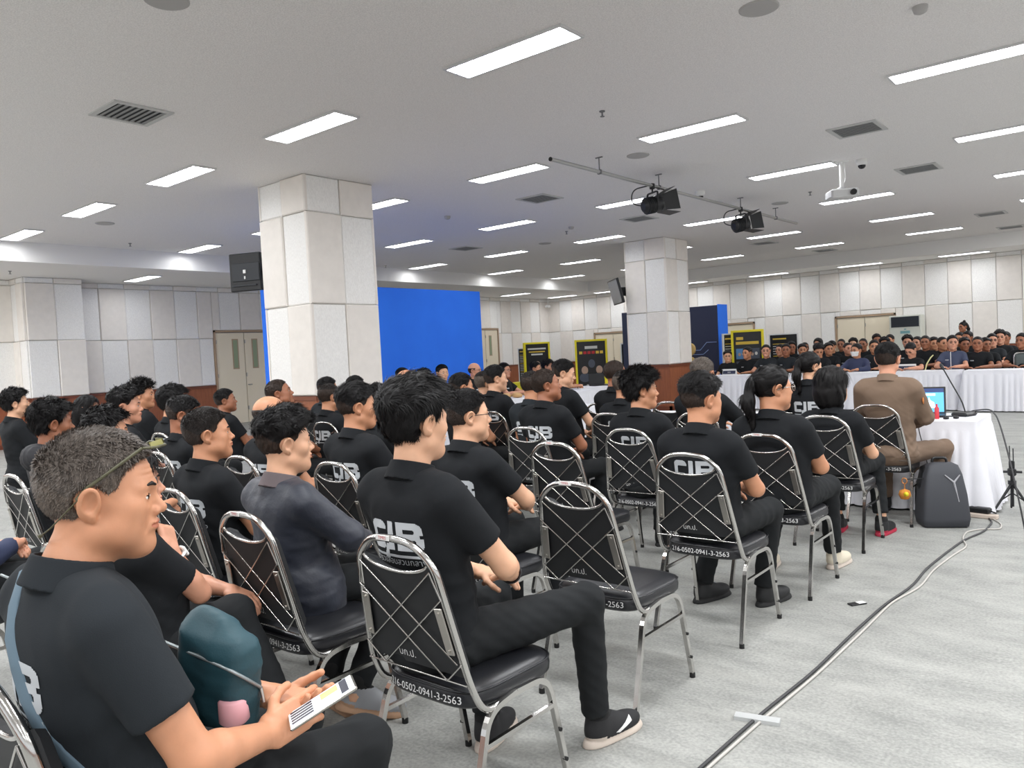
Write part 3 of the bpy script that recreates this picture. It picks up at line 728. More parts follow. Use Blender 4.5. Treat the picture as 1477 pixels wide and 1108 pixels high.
t = thing('floor_phone', 'dark flat phone-like card lying on the floor in the aisle', 'phone', (-1.27, 4.44, 0), R_(55)); mb = MB(); mb.box(-.05, .05, -.02, .02, 0, .008, bev=.002); mb.build('card_body', M_black, t); mb = MB(); mb.quad([(.0, -.018, .0085), (.048, -.018, .0085), (.048, .018, .0085), (.0, .018, .0085)]); mb.build('card_label', M_white, t)
# tripod at the right edge
t = thing('tripod', 'small black camera tripod at the right edge beside the desk', 'tripod', (-.87, 7.3, 0), R_(10)); t.scale = (1, 1, 1.0)
for k in range(3):
    a = R_(90+120*k); mb = MB(); mb.tube([(0, 0, .24), (.16*math.cos(a), .16*math.sin(a), 0.01)], [.012, .008], 8); mb.tube([(.10*math.cos(a), .10*math.sin(a), .1), (0, 0, .16)], .005, 6); mb.build('leg', M_black, t)
mb = MB(); mb.tube([(0, 0, .05), (0, 0, .30)], .012, 10); mb.lathe([(.03, .23), (.03, .26)], 12); mb.build('centre_column', M_black, t)
mb = MB(); mb.box(-.03, .03, -.03, .03, .30, .36, bev=.01); mb.tube([(-.06, 0, .33), (.07, 0, .33)], .01, 8); mb.build('tripod_head', M_black, t)
mb = MB(); mb.box(-.02, .02, -.02, .02, .36, .42, bev=.005); mb.tube([(-.012, 0, .42), (-.012, 0, .54)], .004, 6); mb.tube([(.012, 0, .42), (.012, 0, .52)], .004, 6); mb.build('phone_holder', M_black, t)
mb = MB(); mb.tube([(0, 0, .33), (.02, -.15, .22)], .006, 6); mb.build('pan_handle', M_black, t)

# backpack
t = thing('backpack', 'black hard-shell backpack with grey Y-shaped emblem standing on the floor by the desk', 'backpack', (-1.25, 6.62, 0), R_(28))
def loft(secs, n=36, e=.35):
    V = []; F = []
    for (cx, cy, z, a, b, e_) in secs:
        for k in range(n):
            t_ = 2*math.pi*k/n; c, s_ = math.cos(t_), math.sin(t_)
            V.append((cx+math.copysign(abs(c)**e_, c)*a, cy+math.copysign(abs(s_)**e_, s_)*b, z))
    for i in range(len(secs)-1):
        for k in range(n): F.append((i*n+k, i*n+(k+1) % n, (i+1)*n+(k+1) % n, (i+1)*n+k))
    F.append(tuple(range(n))[::-1]); F.append(tuple(range((len(secs)-1)*n, len(secs)*n)))
    return V, F
M_bag = mat('backpack_grey', (62, 64, 70), .65, bump=(200, .1, .002))
mb = MB(); V, F = loft([(0, 0, .0, .14, .09, .22), (0, 0, .01, .160, .115, .22), (0, 0, .07, .170, .125, .22), (0, -.0, .25, .155, .112, .24), (.005, .005, .40, .128, .085, .26), (.01, .01, .465, .105, .055, .32), (.01, .01, .482, .07, .03, .5)]); mb.add(V, F, 0, True); mb.build('bag_body', M_bag, t)
mb = MB(); V, F = loft([(0, .06, .03, .15, .1, .5), (0, .06, .3, .15, .09, .5), (0, .06, .44, .12, .06, .4), (0, .06, .465, .08, .03, .5)]); mb.add(V, F, 0, True); mb.build('rear_compartment', M_black, t)
mb = MB(); mb.tube(fillet([(-.05, .03, .46), (-.05, .03, .515), (.05, .03, .515), (.05, .03, .46)], .03), .01, 8); mb.build('carry_handle', M_black, t)
mb = MB(); yy = -.117
def wedge(a, b, w):
    A, B = Vector((a[0]+.03, -.114+max(0, a[1]-.22)*.155, a[1])), Vector((b[0]+.03, -.114+max(0, b[1]-.22)*.155, b[1])); mb.tube([A, B], [w, w*.5], 6)
wedge((0.03, .345), (-.03, .40), .008); wedge((0.03, .345), (.075, .40), .008); wedge((.03, .345), (.055, .20), .008)
mb.build('emblem', mat('emblem_grey', (165, 165, 170), .4), t)
for s in (-1, 1):
    mb = MB(); mb.tube(fillet([(s*.09, .12, .40), (s*.12, .19, .3), (s*.13, .18, .1), (s*.12, .1, .04)], .08), .014, 8, flat=.4); mb.build('shoulder_strap', M_black, t)
t2 = thing('keychain', 'round orange plush ball on a gold ring hanging from the backpack', 'keychain', (-1.48, 6.50, .24))
mb = MB(); mb.lathe([(.0, -.042), (.03, -.034), (.045, 0), (.036, .03), (.0, .044)], 20); mb.build('plush_ball', mat('plush_orange', (214, 140, 60), .9, bump=(150, .5, .004)), t2)
mb = MB(); mb.lathe([(.0, .0), (.018, .003), (.018, .012), (0, .016)], 10, M=Matrix.Translation((.02, -.036, 0.01)) @ Matrix.Rotation(R_(90), 4, 'X')); mb.build('yellow_flower', M_yellow, t2)
mb = MB(); mb.tube([(.018*math.cos(a), 0, .105+.022*math.sin(a)) for a in np.linspace(0, 6.28, 16, endpoint=False)], .005, 8, closed=True); mb.tube([(0, 0, .04), (0, 0, .085)], .005, 6); mb.build('gold_ring', mat('gold', (216, 150, 96), .3, .7), t2)
mb = MB(); mb.tube([(.18, .05, .13), (.02, 0, .12)], .004, 6); mb.build('cord', M_black, t2)
mb = MB(); mb.tube([(0, 0, 0), (0, 0, .14), (0, 0, .17), (0, 0, .2)], [.032, .032, .014, .014], 16); o = mb.build('water_bottle', mat('clear_blue_plastic', (190, 205, 225), .2)); o.location = (-2.25, 5.05, 0); tag(o, 'clear water bottle with blue label on the floor under the ponytail row', 'bottle')

# ------------------------------------------------------------------ backdrops, posters, air conditioner
t = thing('blue_backdrop', 'tall plain blue backdrop wall behind the near column', 'backdrop', (-11, 7.4, 0))
mb = MB(); mb.box(-.42, -.0, -.02, 5.02, 0, 2.84, bev=.01); mb.build('backdrop_board', M_blue, t)
mb = MB(); mb.box(-.42, .05, -.02, 5.02, 0, .06); mb.build('backdrop_base', M_black, t)
t = thing('exhibition_backdrop', 'dark blue exhibition backdrop with circuit lines, partly behind the far column', 'backdrop', (-8.42, 18.5, 0))
mb = MB(); mb.box(-2.8, 0, 0, .55, 0, 2.45, 0); mb.build('backdrop_board', mat('deep_navy', (40, 48, 78), .5), t)
mb = MB(); mb.box(0, .02, -.0, .55, 0, 2.47); mb.build('side_panel', M_blue, t)
mb = MB(); ln = lambda P, r=.008: mb.tube([(x, -.01, z) for x, z in P], r, 4)
ln([(-.75, 1.33), (-.50, 1.33), (-.32, 1.52), (-.05, 1.52)]); ln([(-.95, 1.22), (-.42, 1.22), (-.28, 1.33)]); ln([(-.75, 1.05), (-.45, 1.05), (-.3, .95)]); ln([(-.7, .78), (-.1, .78)]); ln([(-.8, .5), (-.2, .5)])
mb.build('circuit_lines', mat('pale_blue_line', (150, 175, 225), .4), t)
mb = MB()
for z, r in ((1.36, .17), (1.02, .16), (.72, .12)): mb.lathe([(r, 0), (r, .03), (r*.8, .035)], 28, M=Matrix.Translation((-.80, 0, z)) @ Matrix.Rotation(R_(90), 4, 'X'))
mb.build('gold_medallion', mat('medallion_gold', (214, 180, 110), .4), t)
mb = MB()
for k in range(10):
    a = k*math.pi/5; L_ = .28 if k % 2 == 0 else .1
    mb.prism([(-.72+.02*math.cos(a+1.57), .78+.02*math.sin(a+1.57)), (-.72+L_*math.cos(a), .78+L_*math.sin(a)), (-.72-.02*math.cos(a+1.57), .78-.02*math.sin(a+1.57))], .012, .02, 0, M=Matrix.Rotation(R_(90), 4, 'X'))
mb.build('blue_star', mat('star_blue', (70, 110, 230), .4), t)

M_poster = mat('poster_black', (26, 27, 30), .35); M_face = mat('poster_skin', (190, 160, 140), .5); M_ptxt = mat('poster_white', (215, 215, 210), .5)
M_gold = mat('poster_gold', (225, 190, 70), .5); M_pgrey = mat('poster_grey', (80, 86, 100), .5)
def poster(x, y, w, z0, z1, rz, label, style, frame=True):
    t = thing('poster_stand', label, 'poster', (x, y, 0), R_(rz)); f = .055
    mb = MB()
    if frame:
        for b in ((-w/2-f, -w/2, z0-f, z1+f), (w/2, w/2+f, z0-f, z1+f), (-w/2, w/2, z1, z1+f), (-w/2, w/2, z0-f, z0)): mb.box(b[0], b[1], -.05, .05, b[2], b[3], bev=.006)
        mb.build('poster_frame', M_yellow, t)
    else:
        for b in ((-w/2-.03, -w/2, z0-.03, z1+.03), (w/2, w/2+.03, z0-.03, z1+.03), (-w/2, w/2, z1, z1+.03), (-w/2, w/2, z0-.03, z0)): mb.box(b[0], b[1], -.03, .03, b[2], b[3])
        mb.build('poster_frame', M_white, t)
    mb = MB(); mb.box(-w/2, w/2, -.01, .02, z0, z1, 0)
    Y = -.016; H_ = z1-z0
    def rect(u0, u1, v0, v1, mi): mb.box((u0-.5)*w, (u1-.5)*w, Y, -.01, z0+v0*H_, z0+v1*H_, mi)
    def disk(u, v, r, mi, sq=1.25):
        mb.prism([((u-.5)*w+r*w*math.cos(a), z0+v*H_+r*w*sq*math.sin(a)) for a in np.linspace(0, 6.283, 16, endpoint=False)], .012, .018, mi, M=Matrix.Rotation(R_(90), 4, 'X'))
    if style == 'one':
        rect(.1, .9, .86, .90, 2); rect(.15, .85, .79, .82, 3); rect(.25, .75, .72, .76, 2)
        disk(.5, .32, .36, 4, .6); disk(.5, .47, .13, 1); disk(.32, .36, .09, 1); disk(.68, .36, .09, 1); rect(.3, .7, .05, .07, 2)
    elif style == 'two':
        rect(.28, .72, .84, .90, 2); 
        for k in range(6): rect(.08+k*.145, .19+k*.145, .73, .79, (3, 5, 5, 5, 3, 3)[k])
        disk(.5, .52, .12, 4); 
        for u in (.25, .76): disk(u, .22, .2, 4, .8); disk(u, .38, .115, 1)
        rect(.3, .7, .05, .07, 2)
    elif style == 'grid':
        rect(.1, .35, .87, .92, 3); rect(.08, .9, .79, .84, 3)
        for i in range(2):
            for j in range(2): rect(.08+i*.46, .46+i*.46, .32+j*.22, .50+j*.22, (4, 6, 3, 4)[i*2+j]); disk(.2+i*.46, .40+j*.22, .05, 1); disk(.34+i*.46, .41+j*.22, .05, 2)
        rect(.35, .8, .12, .24, 2)
    elif style == 'lines':
        rect(.1, .6, .90, .93, 3)
        for k in range(14): rect(.1, .6+.3*((k*37) % 10)/10, .80-k*.052, .815-k*.052, 2 if k % 5 else 3)
    elif style == 'wall':
        for i in range(3):
            for j in range(4): disk(.22+.28*i, .3+.16*j, .07, (1, 4, 6)[(i+j) % 3])
        rect(.3, .7, .12, .2, 4)
    mb.build('poster_print', [M_poster, M_face, M_ptxt, M_gold, M_pgrey, M_red, mat('poster_blue', (90, 140, 190), .5)], t)
    mb = MB(); mb.tube([(-w/2+.05, .03, 0), (-w/2+.05, .03, z1)], .015, 6); mb.tube([(w/2-.05, .03, 0), (w/2-.05, .03, z1)], .015, 6); mb.box(-w/2, w/2, -.2, .2, 0, .02); mb.build('stand_foot', M_grey, t)
poster(-14.85, 19.3, .78, .5, 1.75, 62, 'yellow framed poster with one group portrait, left of the two small yellow posters', 'one')
poster(-15.35, 19.3, .36, .6, 1.62, 40, 'narrow dark text poster left of the first yellow frame', 'lines', False)
poster(-12.15, 18.3, .80, .42, 1.72, 38, 'yellow framed poster with two portraits left of the far column', 'two')
poster(-12.45, 18.9, .3, .6, 1.55, 20, 'narrow dark poster edge left of the two-portrait poster', 'lines', False)
poster(-11.95, 20.2, .62, .5, 1.6, 38, 'dark poster with rows of small portraits beside the far column', 'wall', False)
poster(-7.58, 18.3, .66, .3, 1.72, 14, 'large yellow framed poster with photo grid right of the far column', 'grid')
poster(-8.05, 18.35, .36, .5, 1.68, 55, 'narrow dark text poster between blue panel and yellow frame', 'lines', False)
poster(-7.39, 20.2, .68, .4, 1.62, 8, 'dark text poster right of the large yellow frame', 'lines', False)
t = thing('floor_air_conditioner', 'white floor standing air conditioner with dark outlet by the back wall', 'air conditioner', (-5.48, 24.95, 0))
mb = MB(); mb.box(-.42, .42, -.25, .25, 0, 2.02, bev=.02); mb.build('unit_body', mat('ac_body', (214, 216, 206), .5), t)
mb = MB(); mb.box(-.37, .37, -.256, -.24, 1.68, 1.98); mb.build('air_outlet', mat('ac_outlet', (40, 46, 56), .4), t)
for k in range(6):
    mb = MB(); mb.box(-.36, .36, -.262, -.256, 1.70+k*.047, 1.703+k*.047); mb.build('outlet_louver', M_black, t)
mb = MB(); mb.box(-.13, .13, -.254, -.25, 1.49, 1.57); mb.box(-.03, .03, -.256, -.254, 1.60, 1.63); mb.build('control_panel', mat('ac_panel', (120, 165, 170), .4), t)
# things on the side tables
def yb(x, y, z, lab, w=.28, h=.16):
    t = thing('file_box', lab, 'box', (x, y, z), R_(20)); mb = MB(); mb.box(-w/2, w/2, -.14, .14, 0, h, bev=.01); mb.build('box_body', M_yellow, t); mb = MB(); mb.box(-w/2-.005, w/2+.005, -.145, .145, h-.03, h+.01, bev=.005); mb.build('box_lid', M_yellow, t)
yb(-8.75, 14.0, .75, 'yellow box at the bottom of the stack on the side table', .34, .15); yb(-8.74, 14.0, .92, 'yellow box on top of the stack on the side table', .3, .14)
yb(-10.3, 12.75, .0+.62, 'yellow bag beside the blue backdrop edge', .22, .25)
mb = MB(); mb.box(-.25, .25, -.25, .25, 0, .62); o = mb.build('side_cabinet', M_wood); o.location = (-10.3, 12.75, 0); tag(o, 'brown side cabinet under the yellow bag near the backdrop', 'cabinet')
for i, (x, y) in enumerate(((-8.2, 9.75), (-8.1, 9.95), (-8.25, 10.1), (-8.15, 10.3), (-8.3, 9.9))):
    mb = MB(); mb.lathe([(0, 0), (.07, .01), (.085, .04), (.05, .075), (0, .085)], 16); o = mb.build('bread_roll', mat('bread', (205, 165, 115), .8, bump=(40, .4, .01))); o.location = (x, y, .75); o.scale = (1.1, .9, 1)
    tag(o, ['brown bread roll nearest on the side table', 'brown bread roll second along the side table', 'brown bread roll at the back of the pile', 'brown bread roll farthest in the pile', 'brown bread roll at the table edge of the pile'][i], 'bread roll', 'bread rolls on the side table')
def sign(x, y, z, rz, lab, txt):
    t = thing('name_plate', lab, 'name plate', (x, y, z), R_(rz)); mb = MB(); mb.prism([(-.05, 0), (.05, 0), (0, .13)], -.16, .16, 0, M=Matrix.Rotation(R_(90), 4, 'Z') @ Matrix.Rotation(R_(90), 4, 'X')); mb.build('plate_body', M_white, t)
    mb = MB(); Mt = frame_M((0, -.034, .055), (1, 0, 0), (0, .36, .93)); mb.box(-.15, .15, -.04, .04, 0, .0005, 0, M=Mt); add_text(mb, txt, .05, Mt @ Matrix.Translation((0, 0, .002)), 1); mb.build('plate_print', [M_navy, M_white], t)
sign(-3.72, 16.85, .75, 0, 'blue and white name plate on the far table before the bowed man', 'ผกก.'); sign(-7.45, 16.9, .75, 0, 'white name plate at the left end of the far table', 'รอง'); sign(-8.0, 9.1, .75, 55, 'dark name plate on the side table next to the bread', 'สว.')
t = thing('drink_cup', 'clear plastic cup with green drink and straw on the far table', 'cup', (-5.62, 16.9, .75)); mb = MB(); mb.lathe([(.03, 0), (.04, .13), (.043, .135), (.02, .16)], 16); mb.build('cup_body', mat('cup_green', (200, 214, 180), .2), t); mb = MB(); mb.tube([(0, 0, .14), (.02, 0, .24)], .005, 6); mb.build('straw', M_black, t)
t = thing('paper_sheet', 'yellow-edged sheet held upright by the bowed man', 'paper', (-3.42, 16.95, .75)); mb = MB(); mb.tube([(0, 0, 0), (.03, 0, .12), (.10, 0, .24), (.15, 0, .29)], .012, 4, flat=.3); mb.build('sheet_edge', mat('pale_yellow', (235, 230, 170), .6), t)
for x, y, lab in ((-8.6, 13.2, 'black monitor seen edge-on upon the side table'),):
    t = thing('laptop', 'open dark laptop on the side table before the man in glasses', 'laptop', (x, y, .75), R_(60)); mb = MB(); mb.box(-.17, .17, -.12, .12, 0, .02); mb.build('keyboard_base', M_black, t); mb = MB(); mb.box(-.17, .17, .11, .13, .02, .24); mb.build('screen_lid', M_black, t)
# ------------------------------------------------------------------ implicit surfaces for people
f32 = np.float32
def A3(*v): return np.array(v, dtype=f32)
def nrm(v): v = np.asarray(v, dtype=float); return v/np.linalg.norm(v)
def cone(P, a, b, ra, rb):
    a = A3(*a); b = A3(*b); d = b-a; L = float(d@d)+1e-9
    t = np.clip(((P-a)@d)/L, 0, 1)
    return np.sqrt(((P-a-t[:, None]*d)**2).sum(1)) - (ra+(rb-ra)*t)
def sph(P, c, r): return np.sqrt(((P-A3(*c))**2).sum(1))-r
def ell(P, c, r, R=None):
    Q = P-A3(*c)
    if R is not None: Q = Q@R
    r = A3(*r); k0 = np.sqrt(((Q/r)**2).sum(1))+1e-6; k1 = np.sqrt(((Q/r**2)**2).sum(1))+1e-6
    return k0*(k0-1)/k1
def rbox(P, c, h, r, R=None):
    Q = P-A3(*c)
    if R is not None: Q = Q@R
    q = np.abs(Q)-(A3(*h)-r)
    return np.sqrt((np.maximum(q, 0)**2).sum(1))+np.minimum(q.max(1), 0)-r
def smin(a, b, k):
    h = np.clip(.5+.5*(b-a)/k, 0, 1); return b+(a-b)*h-k*h*(1-h)
def smax(a, b, k): return -smin(-a, -b, k)
def sstep(x, a, b): t = np.clip((x-a)/(b-a), 0, 1); return t*t*(3-2*t)
def folds(P, seed, f=1.0):
    rs = np.random.RandomState(seed); out = 0
    Q = P*f
    W = np.sin(Q@A3(*rs.uniform(-16, 16, 3))+rs.rand()*6)*1.1
    for k, (fr, am) in enumerate(((48, 1), (80, .65), (130, .35))):
        d = rs.normal(size=3)*np.array([.55, .55, 1]); d = d/np.linalg.norm(d)*fr
        s_ = np.sin(Q@A3(*d)+rs.rand()*6+W*1.8)
        out = out+am*(1-2*np.sqrt(s_*s_+.03))
    return out/2.2
def polygonize(f, lo, hi, h):
    lo = np.array(lo, float); hi = np.array(hi, float); B = 4
    nb = np.ceil((hi-lo)/(h*B)).astype(int)+1; n = nb*B
    c = [lo[i]+(np.arange(nb[i])*B+(B-1)/2)*h for i in range(3)]
    G = np.stack(np.meshgrid(*c, indexing='ij'), -1).reshape(-1, 3).astype(f32)
    v = f(G).reshape(nb)
    act = np.abs(v) < h*B*1.9
    full = np.repeat(np.repeat(np.repeat(v, B, 0), B, 1), B, 2).astype(f32)
    am = np.repeat(np.repeat(np.repeat(act, B, 0), B, 1), B, 2)
    idx = np.nonzero(am)
    P = np.stack([lo[i]+idx[i]*h for i in range(3)], -1).astype(f32)
    vals = np.empty(len(P), f32)
    for s_ in range(0, len(P), 200000): vals[s_:s_+200000] = f(P[s_:s_+200000])
    full[idx] = vals
    for ax in range(3):      # close at the borders
        sl = [slice(None)]*3; sl[ax] = 0; full[tuple(sl)] = np.maximum(full[tuple(sl)], h*.5); sl[ax] = -1; full[tuple(sl)] = np.maximum(full[tuple(sl)], h*.5)
    s = full < 0
    cs = s[:-1, :-1, :-1].astype(np.int8)
    for dx, dy, dz in ((1,0,0),(0,1,0),(0,0,1),(1,1,0),(1,0,1),(0,1,1),(1,1,1)):
        cs = cs+s[dx:n[0]-1+dx, dy:n[1]-1+dy, dz:n[2]-1+dz]
    cell = (cs > 0) & (cs < 8); ci = np.nonzero(cell); N = len(ci[0])
    if N == 0: return np.zeros((0, 3)), np.zeros((0, 4), int)
    vid = -np.ones(cell.shape, np.int32); vid[ci] = np.arange(N)
    acc = np.zeros((N, 3)); cnt = np.zeros(N); I = np.stack(ci, -1)
    for ax in range(3):
        o1, o2 = [k for k in range(3) if k != ax]
        for a in (0, 1):
            for b in (0, 1):
                p0 = I.copy(); p0[:, o1] += a; p0[:, o2] += b; p1 = p0.copy(); p1[:, ax] += 1
                v0 = full[tuple(p0.T)]; v1 = full[tuple(p1.T)]; m = (v0 < 0) != (v1 < 0)
                t = np.clip(v0[m]/(v0[m]-v1[m]), .02, .98)
                q = p0[m].astype(float); q[:, ax] += t; acc[m] += q; cnt[m] += 1
    V = lo+acc/cnt[:, None]*h
    F = []
    for ax in range(3):
        o1, o2 = (ax+1) % 3, (ax+2) % 3
        s0 = [slice(None)]*3; s1 = [slice(None)]*3; s0[ax] = slice(0, -1); s1[ax] = slice(1, None)
        d = s[tuple(s0)].astype(np.int8)-s[tuple(s1)].astype(np.int8)
        for sg in (1, -1):
            e = np.stack(np.nonzero(d == sg), -1)
            e = e[(e[:, o1] > 0) & (e[:, o2] > 0) & (e[:, o1] < n[o1]-1) & (e[:, o2] < n[o2]-1)]
            if not len(e): continue
            q = []
            for a, b in ((-1, -1), (0, -1), (0, 0), (-1, 0)):
                k = e.copy(); k[:, o1] += a; k[:, o2] += b; q.append(vid[tuple(k.T)])
            q = np.stack(q, -1); F.append(q if sg > 0 else q[:, ::-1])
    return V, np.concatenate(F)

def rotz(a): c, s_ = math.cos(a), math.sin(a); return np.array([[c, -s_, 0], [s_, c, 0], [0, 0, 1]])
def rotx(a): c, s_ = math.cos(a), math.sin(a); return np.array([[1, 0, 0], [0, c, -s_], [0, s_, c]])
def roty(a): c, s_ = math.cos(a), math.sin(a); return np.array([[c, 0, s_], [0, 1, 0], [-s_, 0, c]])

class Head:
    def __init__(s, sp):
        s.sp = sp; s.w = sp.get('facew', 1.0); s.fat = sp.get('fat', 0.0); s.fem = sp.get('fem', 0)
    def skull(s, P):
        d = ell(P, (0, -.014, .032), (.0765, .098, .088))
        d = smin(d, ell(P, (0, .028, -.022), (.064*s.w+s.fat*.01, .060, .086)), .03)
        return d
    def skin(s, P):
        w = s.w; X = np.abs(P[:, 0]); Q = P.copy(); Q[:, 0] = X
        d = s.skull(P)
        d = smin(d, cone(Q, (.0, .058, -.098), (.050*w, .0, -.062), .022, .020+.008*s.fat), .03)      # jaw line
        d = smin(d, ell(Q, (0, .055, -.085), (.036*w, .032, .034)), .02)
        d = smin(d, sph(Q, (.044*w, .052, -.020), .022+s.fat*.006), .025)                  # cheek bone
        if s.fat: d = smin(d, sph(Q, (.046, .038, -.062), .026+.006*s.fat), .03)
        d = smin(d, cone(Q, (.012, .083, .018), (.046, .068, .020), .008, .008), .018)     # brow
        d = smax(d, -sph(Q, (.031*w, .0985, .001), .0165), .012)                           # eye socket
        d = smin(d, ell(Q, (.031*w, .0715, .001), (.0165, .0135, .0125)), .004)
        d = smin(d, cone(Q, (0, .080, .006), (0, .103, -.026), .0075, .0105), .012)        # nose
        d = smin(d, sph(Q, (.0115, .093, -.031), .0085), .007)
        d = smin(d, ell(Q, (0, .077, -.056), (.027, .018, .018)), .014)                    # mouth mass
        d = smin(d, ell(Q, (0, .0925, -.0525), (.022, .0075, .0048)), .004)
        d = smin(d, ell(Q, (0, .0905, -.0625), (.019, .0085, .0062)), .004)
        d = smax(d, -cone(Q, (0, .101, -.0573), (.024, .089, -.0575), .0018, .0012), .003)
        d = smin(d, sph(Q, (0, .073, -.096), .019), .016)                                   # chin
        if s.sp['lod'] == 0:
            d = smax(d, -cone(Q, (.0185, .0945, -.027), (.035, .081, -.066), .0016, .0022), .006)
            if s.sp.get('lined'): d = d+.0007*np.sin(P[:, 2]*620+6*P[:, 0]*P[:, 0]*40)*sstep(P[:, 2], .030, .040)*(1-sstep(P[:, 2], .062, .07))*sstep(P[:, 1], .06, .08)
        # ear
        Re = roty(R_(18)) @ rotx(R_(-10))
        er = ell(Q, (.082, -.012, -.003), (.0085, .0205, .0345), Re)
        er = smax(er, -ell(Q, (.0905, -.009, .001), (.0095, .0125, .022), Re), .0025)
        d = smin(d, er, .006)
        d = smin(d, cone(Q, (.074, -.006, -.032), (.079, -.006, -.026), .007, .006), .006)
        # neck
        nb = s.sp['neckdir']
        d = smin(d, cone(P, (0, -.022, -.055), nb, .052+.006*s.fat-.008*s.fem, .060+.006*s.fat-.008*s.fem), .03)
        return d
    def thick(s, P):
        st = s.sp['hair']; x, y, z = np.abs(P[:, 0]), P[:, 1], P[:, 2]
        lim = np.interp(z, [-.09, -.06, -.03, 0, .025, .045, .06, .075, .1], [-.13, -.05, -.030, .004, .034, .040, .052, .070, .13]).astype(f32)   # front edge at each height
        if st in ('long', 'bob', 'pony'): lim = np.interp(z, [-.12, -.03, 0, .025, .05, .07, .1], [-.05, -.01, .02, .045, .06, .075, .13]).astype(f32)
        edge = np.clip((lim-y)/.012, -1, 1)
        nape = np.clip((z+.082)/.012, -1, 1)
        ear = np.clip((np.sqrt((y+.010)**2+(z-.000)**2)-.030)/.008, -1, 1) if st not in ('bob', 'long') else 1.0
        m = np.minimum(np.minimum(edge, nape), ear)
        up = sstep(z, .02, .085)                       # 0 sides 1 top
        fr = sstep(y, -.06, .06)
        T = {'buzz': .0045+0*z, 'crop': .006+.006*up, 'fade': .0035+.017*up, 'full': .012+.018*up+.006*fr, 'spiky': .006+.024*up, 'wavy': .016+.02*up, 'quiff': .0045+.022*up+.014*up*fr,
             'bald': .004*(1-2.6*sstep(z, .03, .055)) , 'long': .014+.006*up, 'bob': .016+.006*up, 'pony': .009+.004*up, 'messy': .010+.018*up}[st]
        nz = {'spiky': .007, 'wavy': .006, 'full': .0032, 'quiff': .003, 'fade': .0016, 'messy': .005, 'bob': .002, 'long': .002, 'pony': .0015}.get(st, .0007)
        w = np.sin(P@A3(60, 25, 40)+np.sin(P@A3(-30, 70, 20))*1.5)+np.sin(P@A3(-130, 40, 60)+2*np.sin(P@A3(40, 60, -90)))+.7*np.sin(P@A3(260, 60, -40)+2*np.sin(P@A3(40, -90, 70)))
        T = T+nz*w*(.35+.65*up)
        return np.where(m > 0, np.minimum(T, .002+T*np.clip(m*1.5, 0, 1)), m*.012)
    def hair(s, P):
        st = s.sp['hair']
        d = s.skull(P)-s.thick(P)
        Q = P.copy(); Q[:, 0] = np.abs(P[:, 0])
        wv = .004*np.sin(P@A3(110, 60, 14)+2*np.sin(P@A3(20, 30, 30)))
        if st == 'pony':
            d = smin(d, cone(P, (0, -.105, .045), (0, -.125, .045), .018, .02), .01)
            d = smin(d, cone(P, (0, -.125, .045), (0, -.150, -.06), .024, .036)+wv, .015); d = smin(d, cone(P, (0, -.150, -.06), (0.01, -.13, -.20), .036, .014)+wv, .02)
        if st == 'pony2' : pass
        if st in ('bob', 'long'):
            b = ell(P, (0, -.030, -.025), (.100, .104, .125))+wv*.5
            if st == 'long': b = smin(b, cone(P, (0, -.085, -.05), (0, -.11, -.22), .065, .05)+wv, .03)
            face = ell(P, (0, .09, -.04), (.078, .10, .115)); b = smax(b, -face, .01); b = smax(b, -P[:, 2]-(.125 if st == 'bob' else .3), .01)
            b = smax(b, -cone(P, (0, .02, -.1), (0, .01, -.2), .05, .05), .01)
            d = smin(d, b, .015)
        return d

def hand_sdf(P, W, d, n, side, curl=.5, spread=1.0, k=1.0):
    """W wrist, d direction of the fingers, n palm normal, side +1 thumb on the +across side"""
    W = np.array(W, float); d = nrm(d); n = nrm(np.array(n)-d*np.dot(n, d)); a = np.cross(d, n)*side
    R = np.stack([a, d, n], 1).astype(f32)
    out = rbox(P, W+d*.048*k, (.039*k, .046*k, .0125*k), .012*k, R)
    out = smin(out, cone(P, W+d*.012-a*.004, W+d*.03+a*.018, .022*k, .017*k), .012)
    for i, (o, L, r) in enumerate(((.029, .070, .0088), (.0098, .078, .0092), (-.0098, .073, .0088), (-.028, .058, .0078))):
        p = W+d*.090*k+a*o*k; dr = d*1.0+a*o*1.6*spread; ang = 0
        for sgm in (.46, .31, .23):
            ang += curl*(.75+.12*i)
            v = nrm(dr)*math.cos(ang)+n*math.sin(ang); q = p+v*L*sgm*k
            out = smin(out, cone(P, p, q, r*k, r*.92*k), .004); p = q
    p = W+d*.028*k+a*.026*k
    for L, r, v in ((.036, .0125, d*.55+a*.72+n*.25), (.032, .0105, d*.80+a*.40+n*.38), (.024, .0095, d*.9+a*.1+n*.45)):
        q = p+nrm(v)*L*k; out = smin(out, cone(P, p, q, r*k, r*.93*k), .006); p = q
    return out

